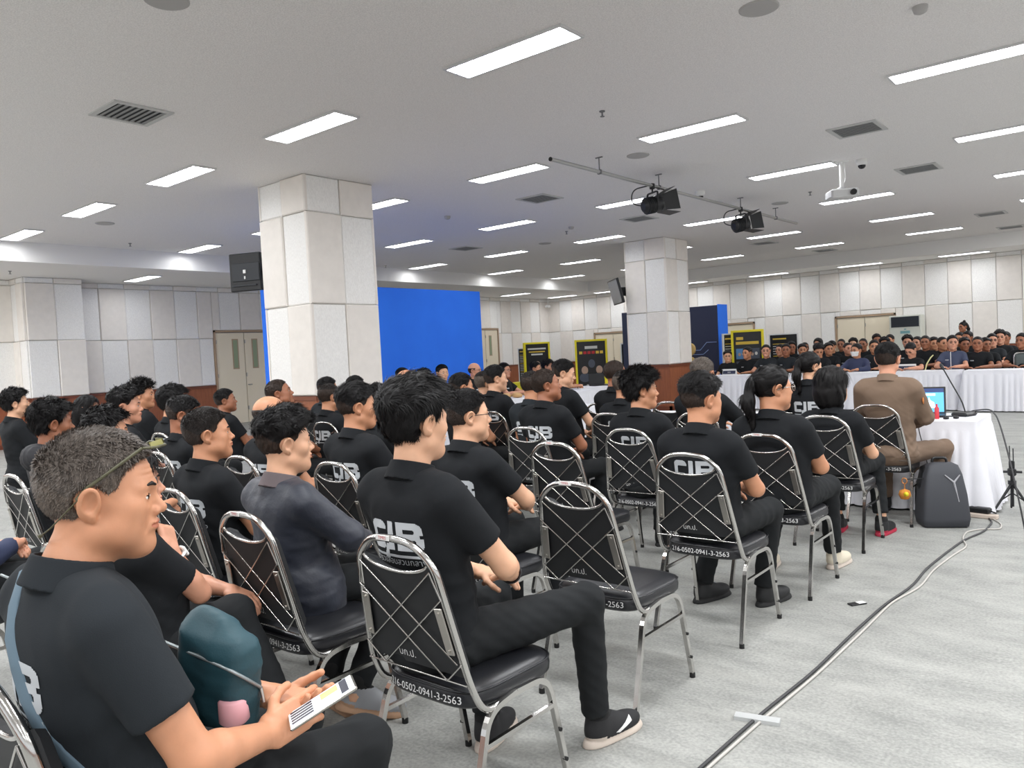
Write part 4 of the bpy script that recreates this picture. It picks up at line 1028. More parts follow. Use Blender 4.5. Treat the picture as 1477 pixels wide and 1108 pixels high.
class Person:
    def __init__(s, sp):
        D = dict(hair='fade', hz=1.19, hyaw=0, hpitch=0, hroll=0, s=1.04, w=1.0, fat=0.0, lean=0.0, seed=1, sleeve='short', lod=0, fem=0, turn=0)
        D.update(sp); s.sp = D; sp = D
        hz = D['hz']; s.H = np.array([0, -.07, hz]); k = D['s']; s.k = k; w = D['w']
        s.HR = rotz(-R_(D['hyaw'])) @ rotx(R_(D['hpitch'])) @ roty(R_(D['hroll']))
        s.N = np.array(D.get('neck', (0, -.108, hz-.155*k)))       # neck base
        nb = (s.HR.T @ (s.N-np.array([0, .0, .01])-s.H))/k
        D['neckdir'] = tuple(nb)
        s.head = Head(D)
        z0 = s.N[2]
        s.S = [np.array([sg*.166*w, s.N[1]-.005, z0-.072]) for sg in (1, -1)]
        if D['turn']:
            Rt = rotz(-R_(D['turn'])); s.S = [Rt @ (q-s.N)+s.N for q in s.S]
        s.E = [np.array(e) for e in D.get('elbows', ((.235, .02, z0-.30), (-.235, .02, z0-.30)))]
        s.Wr = [np.array(e) for e in D.get('wrists', ((.085, .225, .70), (-.07, .22, .675)))]
        s.hd = D.get('handdir', ((-.88, .38, -.06), (.9, .40, -.06))); s.hn = D.get('handn', ((0, .1, -1), (0, .1, -1))); s.curl = D.get('curl', (.34, .40))
        s.pel = np.array(D.get('pel', (0, -.055, .55))); s.chest = np.array([0, s.N[1]+.028, z0-.19]); s.belly = (s.chest*.35+s.pel*.65)+np.array([0, .02, .02])
        s.hip = [np.array([sg*.092*w, s.pel[1]+.03, s.pel[2]-.005]) for sg in (1, -1)]
        s.knee = [np.array(e) for e in D.get('knees', ((.15, .41, .545), (-.15, .41, .545)))]
        s.ank = [np.array(e) for e in D.get('ankles', ((.16, .40, .11), (-.16, .40, .11)))]
        s.fd = D.get('feet', ((.12, 1, 0), (-.12, 1, 0)))
        s.slv = {'short': .64, 'long': 2.0, 'vest': 0.5}[D['sleeve']]
    def f_head(s, P): return s.head.skin(((P-s.H.astype(f32))@s.HR.astype(f32))/s.k)*s.k
    def f_hair(s, P): return s.head.hair(((P-s.H.astype(f32))@s.HR.astype(f32))/s.k)*s.k
    def f_arm(s, P, i):
        a, e, w = s.S[i], s.E[i], s.Wr[i]; fk = 1-.12*s.sp['fem']+.1*s.sp['fat']
        d = cone(P, a, e, .046*fk, .040*fk)
        m = e+(w-e)*.28
        d = smin(d, cone(P, e, m, .037*fk, .041*fk), .02); d = smin(d, cone(P, m, w, .040*fk, .0265*fk), .01)
        near = ((P-w.astype(f32))**2).sum(1) < .055
        if near.any():
            h = np.full(len(P), 9., f32)
            h[near] = hand_sdf(P[near], w, s.hd[i], s.hn[i], s.sp.get('thumb', (1, -1))[i], s.curl[i], k=s.sp.get('handk', 1.0)*1.0)
            d = smin(d, h, .016)
        return d
    def torso(s, P, g=0.0):
        w = s.sp['w']; ft = s.sp['fat']
        d = ell(P, s.chest, (.165*w+.02*ft+g, .110+.02*ft+g, .20))
        d = smin(d, ell(P, s.belly, (.150*w+.035*ft+g, .116+.04*ft+g, .19)), .08)
        d = smin(d, ell(P, s.pel, (.168*w+.02*ft+g, .138+g, .13)), .06)
        d = smin(d, cone(P, s.S[0]*.78+s.S[1]*.22+np.array([0, 0, -.02]), s.S[1]*.78+s.S[0]*.22+np.array([0, 0, -.02]), .062+g, .062+g), .06)
        for q in s.S: d = smin(d, cone(P, s.N+np.array([0, 0, -.018]), q*.82+s.N*.18+np.array([0, 0, .028]), .050+g, .036+g), .035)
        return d
    def f_shirt(s, P):
        g = .010 if s.sp['sleeve'] != 'long' else .016
        d = s.torso(P, g)
        Z = s.N[2]
        if 'hemband' in s.sp: d = smin(d, ell(P, s.pel+np.array([.02, -.0, -.02]), (.225, .165, .20)), .05)
        for i in (0, 1):
            a, e, w = s.S[i], s.E[i], s.Wr[i]
            if s.slv > 1:
                sl = smin(cone(P, a, e, .070, .060), cone(P, e, e+(w-e)*.93, .058, .046), .03)
                ax = nrm(w-e); sl = smax(sl, ((P-(e+(w-e)*.9).astype(f32))@ax.astype(f32)), .008)
            else:
                b = a+(e-a)*s.slv; ax = nrm(e-a)
                sl = cone(P, a, a+(e-a)*.9, .067, .061+.004*s.sp['fat']); sl = smax(sl, ((P-b.astype(f32))@ax.astype(f32)), .006)
            d = smin(d, sl, .035)
        d = smax(d, (P@A3(0, -.12, .993))-float(np.dot(s.N+np.array([0, 0, .024]), (0, -.12, .993))), .012)
        d = smax(d, s.sp.get('hem', .50)-P[:, 2], .01)
        if s.sp['lod'] < 2:
            am = .0058 if s.slv < 1 else .0085
            low = (1-.72*sstep(P[:, 2], Z-.34, Z-.10))*(.45+.55*np.sin(P@A3(9, 7, 13)+s.sp['seed'])**2)
            d = d-am*folds(P, s.sp['seed'], .75)*low
        return d
    def f_collar(s, P):
        c = s.N.astype(float); ax = nrm(np.array([0, .20, 1.0])); c0 = c-ax*.012
        Q = P-c0.astype(f32); t = Q@ax.astype(f32); Q = Q.copy(); r = np.sqrt(np.maximum((Q**2).sum(1)-t*t, 0))
        bx = s.sp['fem']*-.006+s.sp['fat']*.006
        yl = Q[:, 1]
        R1 = .066+bx; inner = np.abs(r-R1-.004*sstep(t, .05, 0))-.003
        inner = np.maximum(inner, np.maximum(-t-.01, t-.050+yl*.10))
        outer = np.abs(r-(R1+.017-.30*np.clip(t, -.03, .06)))-.0035
        outer = np.maximum(outer, np.maximum(-.020-t-yl*.20, t-.050+yl*.10))
        d = np.minimum(inner, outer)
        # open in front
        d = np.maximum(d, -(np.abs(Q[:, 0])*1.0-.012-(.05-t)*.0)*1.0) if False else d
        wedge_ = np.maximum(.03-yl, np.abs(Q[:, 0])-(.006+.35*np.clip(t+.01, 0, .1)))
        return np.maximum(d, -wedge_)
    def f_pants(s, P):
        w = s.sp['w']; ft = s.sp['fat']
        d = ell(P, s.pel+np.array([0, 0, -.005]), (.176*w+.02*ft, .150, .115))
        for i in (0, 1):
            t_ = cone(P, s.hip[i], s.knee[i], .092+.01*ft, .066+.004*ft)
            c_ = cone(P, s.knee[i], s.ank[i]*.98+np.array([0, 0, -.0]), .064, .055)
            ax = nrm(s.ank[i]-s.knee[i]); c_ = smax(c_, ((P-s.ank[i].astype(f32))@ax.astype(f32)), .008)
            d = smin(d, smin(t_, c_, .03), .03)
        if s.sp['lod'] < 2: d = d-.0045*folds(P, s.sp['seed']+7, .8)
        return d
    def f_shoe(s, P, i):
        a = s.ank[i].copy(); d_ = np.array(s.fd[i], float); d_ = d_/np.linalg.norm(d_[:2]) if abs(d_[2]) < 1e-6 else nrm(d_); up = np.array([0, 0, 1.0])
        side = np.cross(d_, up); side = nrm(side); up = np.cross(side, d_)
        R = np.stack([side, d_, up], 1).astype(f32)
        o = a+up*(-a[2] if s.sp.get('ground', (1, 1))[i] else -.10)
        Q = (P-o.astype(f32))@R
        d = ell(Q, (0, .02, .055), (.042, .085, .060)); d = smin(d, ell(Q, (0, .105, .038), (.046, .110, .043)), .03)
        d = smin(d, cone(Q, (0, -.01, .05), (0, -.005, .115), .042, .044), .02)
        d = smax(d, -Q[:, 2]+.002, .004)
        sole = smin(ell(Q, (0, .125, .0), (.049, .102, .05)), ell(Q, (0, .0, .0), (.043, .078, .05)), .05); sole = smax(sole, np.maximum(Q[:, 2]-.026, -Q[:, 2]), .004)
        return np.minimum(d, sole), Q
def march(f, O, D, n=36, tmax=.6):
    t = np.zeros(len(O), f32)
    for _ in range(n): t += np.clip(f(O+D*t[:, None])*.8, -.02, .05)
    return O+D*t[:, None], t
def decal(f, origin, u, v, dirn, V2, F2, lift=.0018, inv=None):
    """push flat shapes on a surface: V2 (n,2)"""
    u = np.array(u, f32); v = np.array(v, f32); dn = np.array(dirn, f32)
    O = np.array(origin, f32)+V2[:, :1].astype(f32)*u+V2[:, 1:].astype(f32)*v
    H, t = march(f, O, np.broadcast_to(dn, O.shape)); H = H-dn*lift
    return H, F2
def raster(inside, x0, x1, y0, y1, h):
    nx, ny = int((x1-x0)/h), int((y1-y0)/h)
    X, Y = np.meshgrid(x0+(np.arange(nx)+.5)*h, y0+(np.arange(ny)+.5)*h, indexing='ij'); m = inside(X, Y)
    vid = -np.ones((nx+1, ny+1), int); I, J = np.nonzero(m)
    for a, b in ((0, 0), (1, 0), (1, 1), (0, 1)): vid[I+a, J+b] = 1
    ii = np.nonzero(vid > 0); vid[ii] = np.arange(len(ii[0]))
    V = np.stack([x0+ii[0]*h, y0+ii[1]*h], -1); F = np.stack([vid[I+a, J+b] for a, b in ((0, 0), (1, 0), (1, 1), (0, 1))], -1)
    return V, F
def cib(X, Y):
    """the three block letters; unit height, 2.5 wide, centred"""
    X = X+1.25; Y = Y+.5
    def rb(x0, x1, y0, y1, r): 
        qx = np.abs(X-(x0+x1)/2)-(x1-x0)/2+r; qy = np.abs(Y-(y0+y1)/2)-(y1-y0)/2+r
        return np.sqrt(np.maximum(qx, 0)**2+np.maximum(qy, 0)**2)+np.minimum(np.maximum(qx, qy), 0)-r < 0
    c = rb(0, .86, 0, 1, .26) & ~(rb(.26, 1.2, .30, .70, .05)) & ~((X > .70) & (Y < .30) & (X+Y*.8 > .92))
    i_ = rb(.98, 1.26, .0, 1, .04) & ~((X-.98) < -(Y-.5)*.0)
    i_ = i_ | ((X > .80+Y*.2) & (X < 1.0) & (Y < .22))
    b = rb(1.40, 2.48, 0, 1, .24) | rb(1.40, 1.8, 0, 1, .03); b = b & ~rb(1.70, 2.16, .62, .76, .05) & ~rb(1.70, 2.20, .24, .40, .05) & ~((X > 2.36) & (np.abs(Y-.52) < .05))
    bar = (X > .0) & (X < 2.4) & (Y > -.24) & (Y < -.15)
    return c | i_ | b | bar

SK = {'tan': (200, 142, 108), 'brown': (160, 104, 76), 'dark': (136, 88, 66), 'light': (220, 170, 138), 'pink': (210, 152, 124)}
def skin_mat(k): return mat('skin_'+k, SK[k], .48, noise=(22, .06, (1, 1, 1)), bump=(260, .12, .001), sss=.10)
M_lip = {k: mat('lips_'+k, tuple(int(c*f) for c, f in zip(v, (.93, .80, .80))), .45) for k, v in SK.items()}
M_eye = mat('eye_white', (225, 220, 212), .25); M_iris = mat('eye_iris', (32, 22, 18), .15)
HAIR = {'black': (17, 15, 16), 'soft': (34, 29, 27), 'greybrown': (92, 84, 78), 'stub': (52, 41, 35), 'brown': (48, 38, 34), 'stubg': (96, 86, 78)}
def hair_mat(k): return mat('hair_'+k, HAIR[k], .5, noise=(160, .45, (1, 1, .25)), spec=.25)
M_shirt = mat('black_polo', (27, 29, 32), .9, bump=(420, .25, .0015), spec=.25)
M_shirt2 = mat('charcoal_polo', (38, 42, 46), .9, bump=(420, .25, .0015), spec=.25)
M_pant = mat('black_trousers', (30, 32, 34), .85, bump=(300, .2, .001), spec=.25); M_pantg = mat('grey_trousers', (62, 64, 68), .85, bump=(300, .2, .001))
M_sock = mat('black_sock', (24, 24, 25), .9)
M_shoe = mat('black_shoe', (26, 27, 29), .6); M_soleB = mat('black_sole', (30, 30, 31), .7); M_soleW = mat('white_sole', (205, 192, 180), .6); M_shoeW = mat('cream_shoe', (216, 206, 186), .7); M_shoeG = mat('grey_shoe', (150, 152, 156), .7); M_soleR = mat('red_sole', (176, 38, 66), .6)

STYLE = {   # strands: number, length on top, length at the sides, lift, comb direction on top
 'crop': (9000, .010, .005, .55, (0, .6, .1)), 'buzz': (9000, .004, .0035, .7, (0, .5, 0)), 'fade': (9000, .024, .006, .38, (.15, .8, .1)), 'full': (11000, .040, .030, .22, (.2, .8, -.1)),
 'spiky': (6000, .034, .008, .8, (0, .3, .6)), 'wavy': (9000, .040, .030, .35, (.5, .3, .1)), 'quiff': (9000, .036, .006, .25, (.25, .6, .3)), 'bald': (4000, .006, .006, .4, (0, 0, -1)),
 'long': (9000, .06, .08, .05, (0, -.3, -1)), 'bob': (10000, .06, .045, .03, (0, -.2, -1)), 'pony': (9000, .05, .05, .03, (0, -1, -.1)), 'messy': (9000, .036, .026, .3, (.3, .6, .1))}
def strands(p, V, F, mi):
    rs = np.random.RandomState(p.sp['seed']); n, lt, ls, lift, cd = STYLE[p.sp['hair']]
    wk = 1.0
    if p.sp['lod'] == 1: n = int(n*.35); wk = 1.9
    P4 = V[F]; cen = P4.mean(1); nor = np.cross(P4[:, 2]-P4[:, 0], P4[:, 3]-P4[:, 1]); ar = np.linalg.norm(nor, axis=1)+1e-12; nor = nor/ar[:, None]
    skin = p.f_head(cen.astype(f32)); ok = skin > .0006                       # only where the hair lies outside the skin
    ar = ar*ok; idx = rs.choice(len(F), n, p=ar/ar.sum()); u = rs.rand(n, 4); u /= u.sum(1)[:, None]
    o = (P4[idx]*u[:, :, None]).sum(1); N_ = nor[idx]@p.HR; Q = ((o-p.H)@p.HR)/p.k
    top = np.clip((Q[:, 2]-.035)/.05, 0, 1)[:, None]
    comb = np.array(cd)*top+np.array([0, -.25, -1.0])*(1-top)
    if p.sp['hair'] == 'pony': comb = np.where((Q[:, 1] < -.11)[:, None], np.array([0, -.1, -1.]), np.array([0, -1., .15])+0*comb)
    ph = Q@np.array([60, 40, 30.]); comb = comb+(.12 if p.sp['hair'] in ('bob', 'long', 'pony') else .35)*np.stack([np.sin(ph), np.cos(ph*1.3), np.sin(ph*.7)], -1)+rs.normal(size=(n, 3))*(.08 if p.sp['hair'] in ('bob', 'long', 'pony') else .22)
    comb = comb-N_*(comb*N_).sum(1)[:, None]; comb /= np.linalg.norm(comb, axis=1)[:, None]+1e-9
    d = comb*(1-lift)+N_*lift; d /= np.linalg.norm(d, axis=1)[:, None]
    L = (ls+(lt-ls)*top[:, 0])*(.6+.7*rs.rand(n)); sd = np.cross(d, N_); sd /= np.linalg.norm(sd, axis=1)[:, None]+1e-9
    out = []; w = (.0007+.0004*rs.rand(n))*wk
    for k, t in enumerate((0, .35, .7, 1.0)):
        c = Q+d*(L*t)[:, None]+(-N_*.5+np.array([0, 0, -.25]))*((L*t*t*.8*(1-.5*lift)))[:, None]*(1-lift); ww = w*(1, 1, .8, .25)[k]
        out.append(c+sd*ww[:, None]); out.append(c-sd*ww[:, None])
    SV = np.stack(out, 1).reshape(-1, 3); SV = (SV*p.k)@p.HR.T+p.H
    b = (np.arange(n)*8)[:, None]; SF = np.concatenate([b+np.array([2*k, 2*k+1, 2*k+3, 2*k+2]) for k in range(3)])
    return SV, SF, np.tile(mi[idx], 3)
def make_person(sp, root=None):
    """a root Empty at the seat with body (one skin mesh), hair, shirt, trousers and shoes"""
    p = Person(sp); D = p.sp; lod = D['lod']
    hh, hb, hc, hhand = ((.0033, .0052, .0085, .0036), (.0046, .008, .012, .0055), (.0085, .015, .021, .011))[lod] if 'res' not in D else D['res']
    root = root or link('person', None)
    sk = D.get('skin', 'tan'); hx, hy, hz = p.H
    # body
    parts = []
    m = .15*p.k
    V, F = polygonize(p.f_head, (hx-m, hy-m, min(hz-m, p.N[2]-.06)), (hx+m, hy+m, hz+m*.95), hh)
    Q = ((V-p.H)@p.HR)/p.k; fc = Q[F].mean(1); X = np.abs(fc[:, 0]); mi = np.zeros(len(F), int)
    w = D.get('facew', 1)
    if lod < 2 or True:
        lz = np.abs(fc[:, 2]+.0572); mi[(X < .0235) & (lz < .0095*np.sqrt(np.maximum(0, 1-(X/.0235)**2))) & (fc[:, 1] > .075)] = 1
        ey = (np.abs(X-.031*w) < .0138) & (np.abs(fc[:, 2]-.001) < .0058*np.sqrt(np.maximum(0, 1-((X-.031*w)/.0138)**2))) & (fc[:, 1] > .065); mi[ey] = 2; mi[ey & (fc[:, 2] > .0032)] = 3
        if lod == 2: mi[(np.abs(X-.031*w) < .017) & (np.abs(fc[:, 2]-.001) < .0085) & (fc[:, 1] > .06)] = 3
        ir = (np.sqrt((X-.0325*w)**2+(fc[:, 2]-.001)**2) < .0082) & (fc[:, 1] > .065) & ey; mi[ir] = 3
    parts.append((V, F, mi))
    if not D.get('noarms'):
        for i in (0, 1):
            pts = np.stack([p.S[i], p.E[i], p.Wr[i], p.Wr[i]+nrm(p.hd[i])*.18]); lo = pts.min(0)-.07; hi = pts.max(0)+.07
            if p.slv > 1:    # only hand and wrist show
                lo = np.minimum(pts[2], pts[3])-.09; hi = np.maximum(pts[2], pts[3])+.09
            V, F = polygonize(lambda P: p.f_arm(P, i), lo, hi, hhand if (lod == 0 or p.slv > 1) else hb); parts.append((V, F, np.zeros(len(F), int)))
    core = lambda P: smin(p.torso(P, -.02), cone(P, p.N, p.chest, .055, .06), .03)
    V, F = polygonize(core, (-.24, p.chest[1]-.2, .44), (.24, max(.1, p.chest[1]+.2), p.N[2]+.02), .03); parts.append((V, F, np.zeros(len(F), int)))
    if lod < 2:
        for i in (0, 1):
            kf = lambda P: cone(P, p.hip[i], p.knee[i], .05, .045)
            an = p.ank[i]; ax = nrm(p.ank[i]-p.knee[i])
            V, F = polygonize(lambda P: smin(cone(P, p.hip[i], p.knee[i], .05, .045), cone(P, p.knee[i], an+ax*.04, .045, .033), .02), np.minimum(np.minimum(p.hip[i], p.knee[i]), an+ax*.04)-.06, np.maximum(np.maximum(p.hip[i], p.knee[i]), an)+.06, .018); parts.append((V, F, np.zeros(len(F), int)))
    o = 0; VV = []; FF = []; MM = []
    for V, F, mi in parts: VV.append(V); FF.append(F+o); MM.append(mi); o += len(V)
    me = make_mesh('body', np.concatenate(VV), np.concatenate(FF), [skin_mat(sk), M_lip[sk], M_eye, M_iris], np.concatenate(MM)); b = link('body', me, root)
    # hair
    ex = .30 if D['hair'] in ('long', 'pony') else m
    V, F = polygonize(p.f_hair, (hx-m, hy-m-(.1 if ex > .2 else .0), hz-(ex if ex > .2 else m)), (hx+m, hy+m, hz+m), hh if lod else .0036)
    if len(F):
        Q = ((V-p.H)@p.HR)/p.k; fc = Q[F].mean(1)
        thin = (fc[:, 2] < .03+.02*np.sin(fc[:, 1]*40)) & (np.abs(fc[:, 2]) < .2)
        hc_ = D.get('hcol', 'black')
        st = D['hair'] in ('fade', 'buzz', 'crop', 'quiff', 'spiky', 'bald'); m2 = hair_mat(D.get('sidecol', 'stub')) if st else hair_mat(hc_)
        mi = np.where(thin & st, 1, 0)
        if D['hair'] == 'buzz' : mi[:] = np.where(fc[:, 2] < .075, 1, 0)
        if lod < 2:
            SV, SF, SM = strands(p, V, F, mi); F = np.concatenate([F, SF+len(V)]); V = np.concatenate([V, SV]); mi = np.concatenate([mi, SM])
        link('hair', make_mesh('hair', V, F, [hair_mat(hc_), m2], mi), root)
    # eyebrows
    if True:
        kb = .0028 if lod == 2 else 0
        def br(P):
            Q = ((P-p.H.astype(f32))@p.HR.astype(f32))/p.k; Q[:, 0] = Q[:, 0]*sgb
            return smin(cone(Q, (.014, .0925, .0215), (.032, .0885, .0265), .0032, .0036), cone(Q, (.032, .0885, .0265), (.049, .0745, .0215), .0036, .0018), .003)-kb
        for sgb in (1, -1):
          V, F = polygonize(br, (hx-m, hy-m, hz-.06), (hx+m, hy+m, hz+.1), .0026 if lod == 0 else .004 if lod == 1 else .007)
          if len(F): link('eyebrow', make_mesh('eyebrow', V, F, hair_mat('soft')), root)
    # shirt
    sm = D.get('shirt', M_shirt)
    lo = np.array([-.36, -.42, min(.42, .42)]); hi = np.array([.36, .34, p.N[2]+.10])
    for q in list(p.E)+(list(p.Wr) if p.slv > 1 else []): lo = np.minimum(lo, q-.09); hi = np.maximum(hi, q+.09)
    lo[2] = max(lo[2], D.get('hem', .5)-.03)
    V, F = polygonize(p.f_shirt, lo, hi, hc)
    mats = [sm]; mi = None
    if 'vest' in D:      # vest over a darker shirt
        fc = V[F].mean(1); mats = [D['vest'], sm]; mi = ((np.abs(fc[:, 0]) > .19) ).astype(int)
    if 'hemband' in D:
        fc = V[F].mean(1); mats = [sm, D['hemband']]; mi = (fc[:, 2] < D['hem']+.075).astype(int)
    sh = link(D.get('shirtname', 'polo_shirt'), make_mesh('shirt', V, F, mats, mi), root)
    if D.get('collar', True):
        V, F = polygonize(p.f_collar, p.N-np.array([.13, .13, .05]), p.N+np.array([.13, .13, .08]), .0036 if lod == 0 else .005 if lod == 1 else .008)
        link('collar', make_mesh('collar', V, F, D.get('collarmat', sm)), sh)
    if D.get('logo'):
        h = .0028 if lod == 0 else .006
        size = D.get('logosize', .092); V2, F2 = raster(cib, -1.3, 1.3, -.8, .55, h/size); V2 = V2*size
        zc = p.N[2]-D.get('logoz', .185)
        V3, F3 = decal(p.f_shirt, (D.get('logox', 0), -.55, zc), (1, 0, 0), (0, 0, 1), (0, 1, 0), V2, F2)
        link('back_print', make_mesh('back_print', V3, F3, M_silver), sh)
        if lod == 0:
            V2, F2 = text_mesh('ตำรวจสอบสวนกลาง', .029)
            V3, F3 = decal(p.f_shirt, (D.get('logox', 0), -.55, zc-size*.90), (1, 0, 0), (0, 0, 1), (0, 1, 0), V2, F2)
            link('back_text', make_mesh('back_text', V3, F3, M_silver), sh)
    if D.get('chest'):
        V2, F2 = raster(lambda X, Y: (np.abs(X) < .034) & (np.abs(Y) < .011), -.04, .04, -.02, .02, .006)
        V3, F3 = decal(p.f_shirt, (.085, .35, p.N[2]-.15), (-1, 0, 0), (0, 0, 1), (0, -1, 0), V2, F2)
        link('chest_badge', make_mesh('chest_badge', V3, F3, D.get('badgemat', M_silver)), sh)
    # trousers and shoes
    if not D.get('nolegs'):
        lo = np.array([-.25, -.30, p.pel[2]-.15]); hi = np.array([.25, .2, p.pel[2]+.15])
        for q in list(p.knee)+list(p.ank): lo = np.minimum(lo, q-.09); hi = np.maximum(hi, q+.09)
        lo[2] = min(q[2] for q in p.ank)-.03
        V, F = polygonize(p.f_pants, lo, hi, hc*1.15); link('trousers', make_mesh('trousers', V, F, D.get('pants', M_pant)), root)
        for i in (0, 1):
            c = p.ank[i]; fn = lambda P: p.f_shoe(P, i)[0]
            V, F = polygonize(fn, c+np.array([-.26, -.26, -.20]), c+np.array([.26, .26, .08]), .0045 if lod == 0 else .0085 if lod == 1 else .018)
            if len(F):
                Q = p.f_shoe(V.astype(f32), i)[1]; z = Q[F][:, :, 2].mean(1); yq = Q[F][:, :, 1].mean(1)
                mi = np.where(z < .028+.012*(yq < 0), 1, 0); mi[z > .105] = 2
                so = link('shoe', make_mesh('shoe', V, F, [D.get('shoe', M_shoe), D.get('sole', M_soleB), M_sock], mi), root)
                if D.get('swoosh') is not None and i == 0:
                    a = p.ank[0].copy(); d_ = np.array(p.fd[0], float); d_ /= np.linalg.norm(d_); sd = np.cross(d_, (0, 0, 1)); sd = sd/np.linalg.norm(sd); a[2] = 0
                    def sw(X, Y):
                        b0 = -.012+2.6*(X+.01)**2*(X > -.03)+.9*np.maximum(0, -X-.005); top = .004+.55*(X+.035)+0*X
                        return (X > -.045) & (X < .05) & (Y > -.004+.28*np.abs(X+.022)+.0*X) & (Y < .006+.36*(X+.03)) 
                    V2, F2 = raster(sw, -.06, .06, -.02, .05, .002)
                    V3, F3 = decal(lambda P: p.f_shoe(P, 0)[0], a+d_*.085+sd*.12+np.array([0, 0, .038]), d_, (0, 0, 1), -sd, V2, F2)
                    link('swoosh_mark', make_mesh('swoosh_mark', V3, F3, M_white), so)
    return root, p
# ------------------------------------------------------------------ accessories worn by people
def head_pt(p, q): return tuple(p.HR @ (np.array(q)*p.k) + p.H)
def head_M(p):
    M = Matrix.Identity(4)
    for i in range(3):
        for j in range(3): M[i][j] = float(p.HR[i, j]*p.k)
        M[i][3] = float(p.H[i])
    return M
def glasses(p, root, m=None, up=0, name='glasses'):
    m = m or M_black; M = head_M(p); mb = MB(); y = .112; z0 = .001+up
    for s in (-1, 1):
        mb.tube([(s*.034+.021*math.copysign(abs(math.cos(a))**.7, math.cos(a)), y-.012*abs(s*.034+.021*math.cos(a))/.05, z0+.016*math.copysign(abs(math.sin(a))**.7, math.sin(a))) for a in np.linspace(0, 2*math.pi, 18, endpoint=False)], .0017, 6, closed=True, M=M)
        mb.tube([(s*.056, y-.014, z0+.008), (s*.078, .07, z0+.008), (s*.083, .0, z0+.006), (s*.080, -.025, z0-.012)], .0020, 6, M=M)
    mb.tube([(-.012, y, z0+.006), (0, y+.003, z0+.009), (.012, y, z0+.006)], .0018, 6, M=M)
    mb.build(name, m, root)
def watch(p, root, i, m=None):
    w, e = p.Wr[i], p.E[i]; ax = nrm(w-e); c = w-ax*.025; a = nrm(np.cross(ax, (0, 0, 1))); b = np.cross(a, ax)
    mb = MB(); mb.tube([c+(a*math.cos(t)+b*math.sin(t))*.033 for t in np.linspace(0, 2*math.pi, 20, endpoint=False)], .0085, 6, closed=True, flat=.4); mb.box(-.016, .016, -.019, .019, .030, .042, bev=.004, M=frame_M(c, a, ax))
    mb.build('wristwatch', m or M_black, root)

PL = []
def person(head, label, rz=0, hyaw=20, group=None, cat='person', **k):
    sp = dict(hz=head[2], hyaw=hyaw, seed=len(PL)*3+1); sp.update(k)
    if head[1] < 8:        # sit a little further up on the seat
        f = 1+(.08 if head[1] > 1 else .05)/head[1]; head = (head[0]*f, head[1]*f, 1.48+(head[2]-1.48)*f); sp['hz'] = head[2]
    off = rotz(R_(rz)) @ np.array([0, -.07, 0])
    root = thing('person', label, cat, (head[0]-off[0], head[1]-off[1], 0), R_(rz), group)
    root, p = make_person(sp, root); PL.append((root, p)); return root, p

# ---------------------------------------------------------------- the audience in the near rows
# man at the lower left with sunglasses pushed up, looking past his phone
r1, p1 = person((-1.54, .63, 1.25), 'man at lower left with grey-brown cropped hair, sunglasses on his head, holding a phone', hyaw=31, hpitch=-4, neck=(0, -.145, 1.085), hair='crop', hcol='greybrown', sidecol='stubg', skin='tan', facew=1.05, fat=.25, s=1.06, w=1.08, lod=0, res=(.0028, .005, .007, .0032),
    lined=1, elbows=((.27, -.05, .75), (-.20, .08, .76)), wrists=((.205, .14, .70), (.09, .225, .725)), handdir=((.12, .92, .22), (.92, .25, .02)), handn=((-.8, .1, -.55), (-.15, -.1, 1)), curl=(.42, .28), shirt=M_shirt2, logo=1, logox=-.04, seed=3,
    thumb=(1, -1), knees=((.17, .42, .55), (-.10, .42, .55)), feet=((.1, 1, 0), (-.1, 1, 0)))
M = head_M(p1); mb = MB()      # sunglasses pushed up on the head, arms slanting down past the ear
mb.tube([(.070, .075, .098), (.082, .02, .055), (.084, -.012, .030), (.082, -.03, .005)], [.0030, .0030, .004, .006], 8, M=M)
mb.tube([(-.070, .075, .098), (-.082, .02, .055), (-.084, -.03, .012)], .003, 8, M=M); mb.tube([(.082, -.028, .008), (.072, -.075, -.045), (.04, -.098, -.065)], .0014, 6, M=M)
mb.tube([(.04, -.098, -.065), (.025, -.101, -.067)], .004, 6, M=M)
mb.tube([(-.070, .075, .098), (-.045, .097, .097), (0, .109, .098), (.045, .097, .097), (.070, .075, .098)], .0028, 6, M=M)
mb.build('sunglasses_frame', mat('olive_frame', (84, 82, 60), .4), r1)
mb = MB()
for s in (-1, 1):
    mb.add([(s*.010, .106, .098), (s*.058, .088, .096), (s*.055, .085, .107), (s*.013, .101, .110)], [(0, 1, 2, 3)], 0, False, M); mb.add([(s*.010, .108, .098), (s*.058, .090, .096), (s*.055, .087, .107), (s*.013, .103, .110)], [(3, 2, 1, 0)], 0, False, M)
mb.build('sunglasses_lens', mat('yellow_lens', (150, 146, 92), .15), r1)
def on_body(p, pts, r, lift=.004, d=(0, 1, 0), n=2):
    """a strap laid over the shirt: pts are (x, z) rays shot along d from behind"""
    out = []
    for x, z in pts:
        O = np.array([[x, -.5 if d[1] > 0 else .5, z]], f32); H, t = march(p.f_shirt, O, np.array([d], f32)); h = H[0]-np.array(d)*lift; out.append(tuple(h))
    return out
st = on_body(p1, [(x, 1.09-.0-(.46-.0)*((-.13-x)/-.0001)*0-k*.052) for k, x in enumerate(np.linspace(-.10, .14, 9))], .01)
mb = MB(); mb.tube([(-.105, -.10, 1.125)]+st, .017, 8, flat=.25); mb.build('bag_strap', mat('blue_grey_strap', (98, 118, 132), .8), r1)
